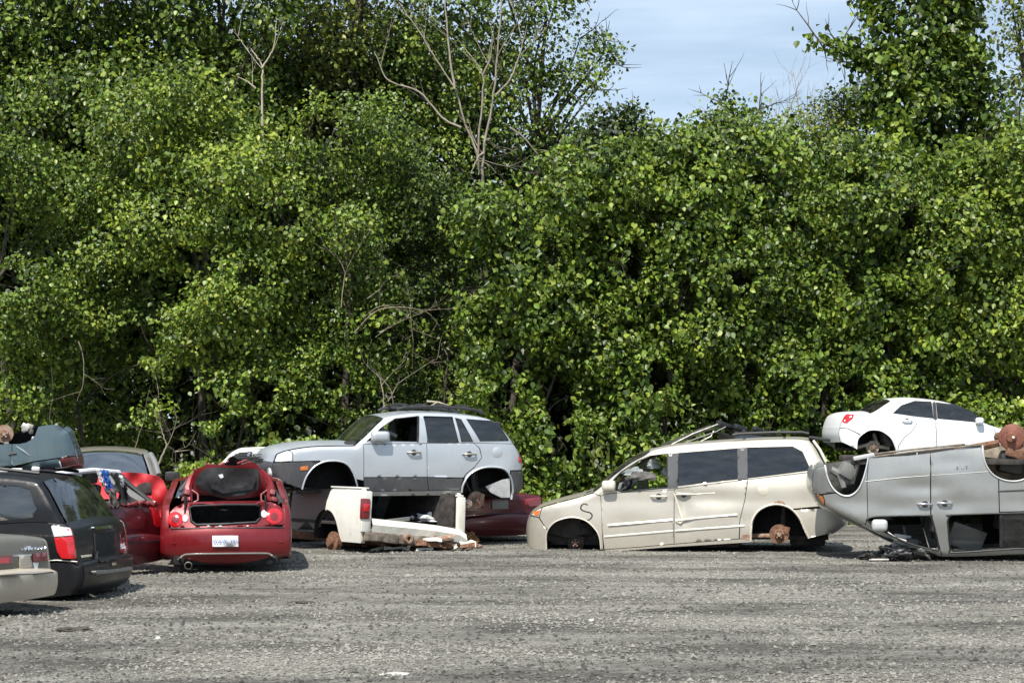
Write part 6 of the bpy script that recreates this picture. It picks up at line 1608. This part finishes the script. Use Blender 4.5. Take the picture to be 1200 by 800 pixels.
tree2('olive-green tree between the birch fork and the bare pale trunks', 400, 46, rect(335, 470, -140, 215, 46, 20, .75, 1.1, 33), M_treeolive, 33, .11, 90, gap=.02)
tree('spreading tree behind the bare pale trunks, its right side against open sky', 590, 46.5,
     [(470, 60, 50, 50, 46, 1.2), (470, 150, 50, 45, 46, 1.2), (520, 10, 50, 45, 46, 1.2), (520, 100, 50, 45, 46.5, 1.2), (520, 190, 55, 35, 46.5, 1.2), (585, 20, 45, 45, 47, 1.2), (590, 100, 50, 45, 47, 1.2), (600, 175, 60, 35, 47, 1.2), (560, 145, 40, 30, 47, 1),
      (640, 20, 34, 24, 46.5, .9), (630, 70, 36, 34, 46.5, .9), (660, 100, 30, 18, 46.5, .7), (690, 80, 26, 16, 46.5, .6), (708, 62, 18, 12, 46.5, .5), (680, 45, 22, 13, 46.5, .5), (722, 70, 8, 5, 46.5, .25), (650, 150, 22, 22, 46.5, .7), (698, 105, 12, 8, 46.5, .4), (655, -10, 30, 14, 46.5, .5), (580, -50, 80, 35, 46.5, 1.2), (480, -50, 60, 40, 46.5, 1.2)], M_tree, 34, .10, 120, gap=.02, fill=.4, sr=.2)
tree('tall vine-draped tree at the right, leafy from top to hedge', 1085, 42,
     [(1085, -60, 50, 50, 42, .9), (1080, -5, 52, 34, 42, .9), (1085, 40, 50, 36, 42, .9), (1080, 85, 50, 36, 42, .9), (1075, 130, 56, 38, 42, 1), (1080, 180, 62, 38, 42, 1), (1060, 215, 60, 34, 42, 1), (1120, 150, 40, 34, 42, .8), (1035, 80, 26, 22, 42, .6), (1010, 70, 22, 14, 42, .4),
      (985, 58, 18, 7, 42, .3), (960, 48, 12, 4, 42, .2), (1030, 20, 22, 12, 42, .4), (1022, -8, 18, 10, 42, .4), (1130, 70, 24, 22, 42, .6), (1150, 110, 30, 26, 42, .7), (1160, 160, 34, 30, 42, .8), (1020, 120, 26, 24, 42, .6), (1012, 0, 7, 10, 42, .2), (1045, 250, 50, 40, 41.4, .8), (1110, 240, 60, 50, 41.4, .8), (1170, 215, 40, 40, 41.4, .8), (1000, 215, 30, 30, 42, .7), (1130, 20, 18, 20, 42, .5), (1140, -30, 24, 30, 42, .5)], M_vine, 35, .14, 190, .12, gap=.02, fill=.35, sr=.17, spray=12)
tree('sunlit tree at the right edge beyond the vine-draped one', 1210, 45,
     [(1215, -20, 40, 40, 45, 1), (1195, 40, 26, 26, 45, .8), (1230, 70, 50, 50, 45, 1.1), (1195, 120, 34, 30, 45, .8), (1225, 160, 60, 40, 45, 1.1), (1300, 60, 60, 90, 45, 1.3), (1190, 180, 40, 30, 45, 1), (1186, 8, 14, 18, 45, .5)], M_treeolive, 36, .10, 85, gap=.0)
# woodland seen through the gaps, its leaf colour darkened for shade
bl = scatter_blobs(-260, 560, 60, 560, 48.5, 56, 1.4, 1.9, 61, yj=1.5) + scatter_blobs(560, 1420, 250, 580, 48.5, 46, 1.4, 1.8, 62, yj=1.5) + scatter_blobs(640, 1420, 190, 260, 47.5, 12, 1.0, 1.2, 63)
pos, nr, ti = fillblobs(bl, 75, .2, seed=5, gap=-.2, front=.8, sr=.35)
w_ = leaf_mesh('woodland', pos, nr, .21 * rng.uniform(.6, 1.3, len(pos)), ti, M_shade); tag(w_, None, None, None, 'stuff')
# low growth at the foot of the hedge
bl = scatter_blobs(560, 1420, 575, 612, 38.2, 50, .25, .5, 71, yj=.6) + scatter_blobs(-200, 560, 590, 612, 38.6, 22, .2, .35, 72, yj=.6)
pos, nr, ti = fillblobs(bl, 200, .1, seed=9, gap=.05, sr=.14)
w_ = leaf_mesh('undergrowth', pos, nr, .09 * rng.uniform(.6, 1.3, len(pos)), ti, M_vine); tag(w_, None, None, None, 'stuff')

# ------------------------------------------------------------------ bare and dead wood
stems('dead_tree', 'dead tree with several bare pale trunks rising above the hedge', 'tree', [
    [(566, 330), (565, 250), (566, 196), (569, 162), (577, 118), (582.4, 67.6), (587.5, 0), (590, -60)],
    [(582, 111.5), (599, 91), (611, 57), (617, 30)], [(563, 200), (560.5, 176), (565.5, 111), (565.5, 88), (552, 66), (535, 44)], [(565, 90), (574, 71), (578, 40)],
    [(562, 205), (558.8, 179), (545, 145), (533, 104.7), (511.5, 71), (491, 37), (467, 3)], [(533, 104.7), (526.7, 61), (521.6, 0), (523, -40)],
    [(540, 150), (518, 138), (491, 108), (462, 98), (450, 88), (439, 61)], [(566, 180), (560, 185), (552, 202)], [(598, 150), (612, 160), (626, 176), (634, 185)]], 42.8, .042, M_twigpale, None, 2, 2, G(566, 42.8))
stems('birch', 'white forked birch stem showing through the leaves at the upper left', 'tree', [
    [(308, 240), (307, 160), (307, 103), (307, 78), (300, 66), (293.6, 57)], [(307, 80), (316, 66), (322, 50), (324, 20)], [(300, 104), (290, 96), (278, 90)]], 42.6, .035, M_deadwood, None, 1, 3, G(308, 42.6))
stems('dry_branch_tangle', 'tangle of dry grey branches hanging over the dark recess behind the silver SUV', 'branches', [
    [(415, 390), (440, 365), (470, 360), (500, 366), (515, 382)], [(425, 372), (450, 358), (480, 372), (498, 395)], [(430, 350), (446, 338), (455, 325)], [(480, 360), (484, 400), (483, 430)], [(440, 395), (462, 380), (505, 362)]], 38.9, .014, M_twig, None, 3, 4)
stems('broken_branch', 'broken pale branches standing just behind the silver SUV roof', 'branches', [
    [(450, 481), (449, 462), (446, 446), (441, 436)], [(462, 478), (458, 458), (449, 445), (438, 432)], [(455, 470), (466, 450), (468, 440)]], 33.6, .017, M_twigpale, None, 1, 5)
stems('dead_sapling', 'thin bare sapling with a forked bend behind the red coupe', 'sapling', [
    [(183, 552), (190, 534), (195, 522), (192, 512), (188, 500), (180, 480)], [(195, 522), (205, 529), (206, 545)], [(205, 529), (222, 527)], [(165, 549), (160, 538), (155, 527)]], 36.4, .024, M_twig, None, 1, 6)
stems('hanging_vine', 'pale vine stem hanging in the thicket above the maroon hatchback', 'vine', [[(92, 400), (98, 420), (97, 450), (90, 470)], [(60, 430), (62, 460), (58, 490), (64, 500)], [(180, 430), (186, 460), (184, 480)]], 39.0, .014, M_twig, None, 2, 7)
stems('twigs', 'bare upright twigs against the sky right of the bush crowns', 'twigs', [[(928, 160), (925, 140), (922, 118)], [(935, 160), (936, 130), (932, 100), (930, 85)], [(945, 160), (946, 130), (947, 95)], [(915, 160), (912, 140), (908, 128)], [(952, 160), (950, 140), (955, 120)]], 44, .018, M_twig, None, 4, 8)
stems('leaning_branch', 'long bare branch leaning across the leaves left of the dark recess', 'branches', [[(400, 360), (405, 320), (420, 290), (436, 268)], [(405, 320), (395, 300), (380, 290)]], 38.6, .013, M_twig, None, 4, 9)
stems('fallen_stick', 'pale stick lying on the roof rails of the silver SUV', 'stick', [[(500, 470), (512, 471), (520, 473), (529, 476)], [(512, 471), (505, 475), (496, 474)]], 30.3, .018, M_deadwood, None, 0, 10)
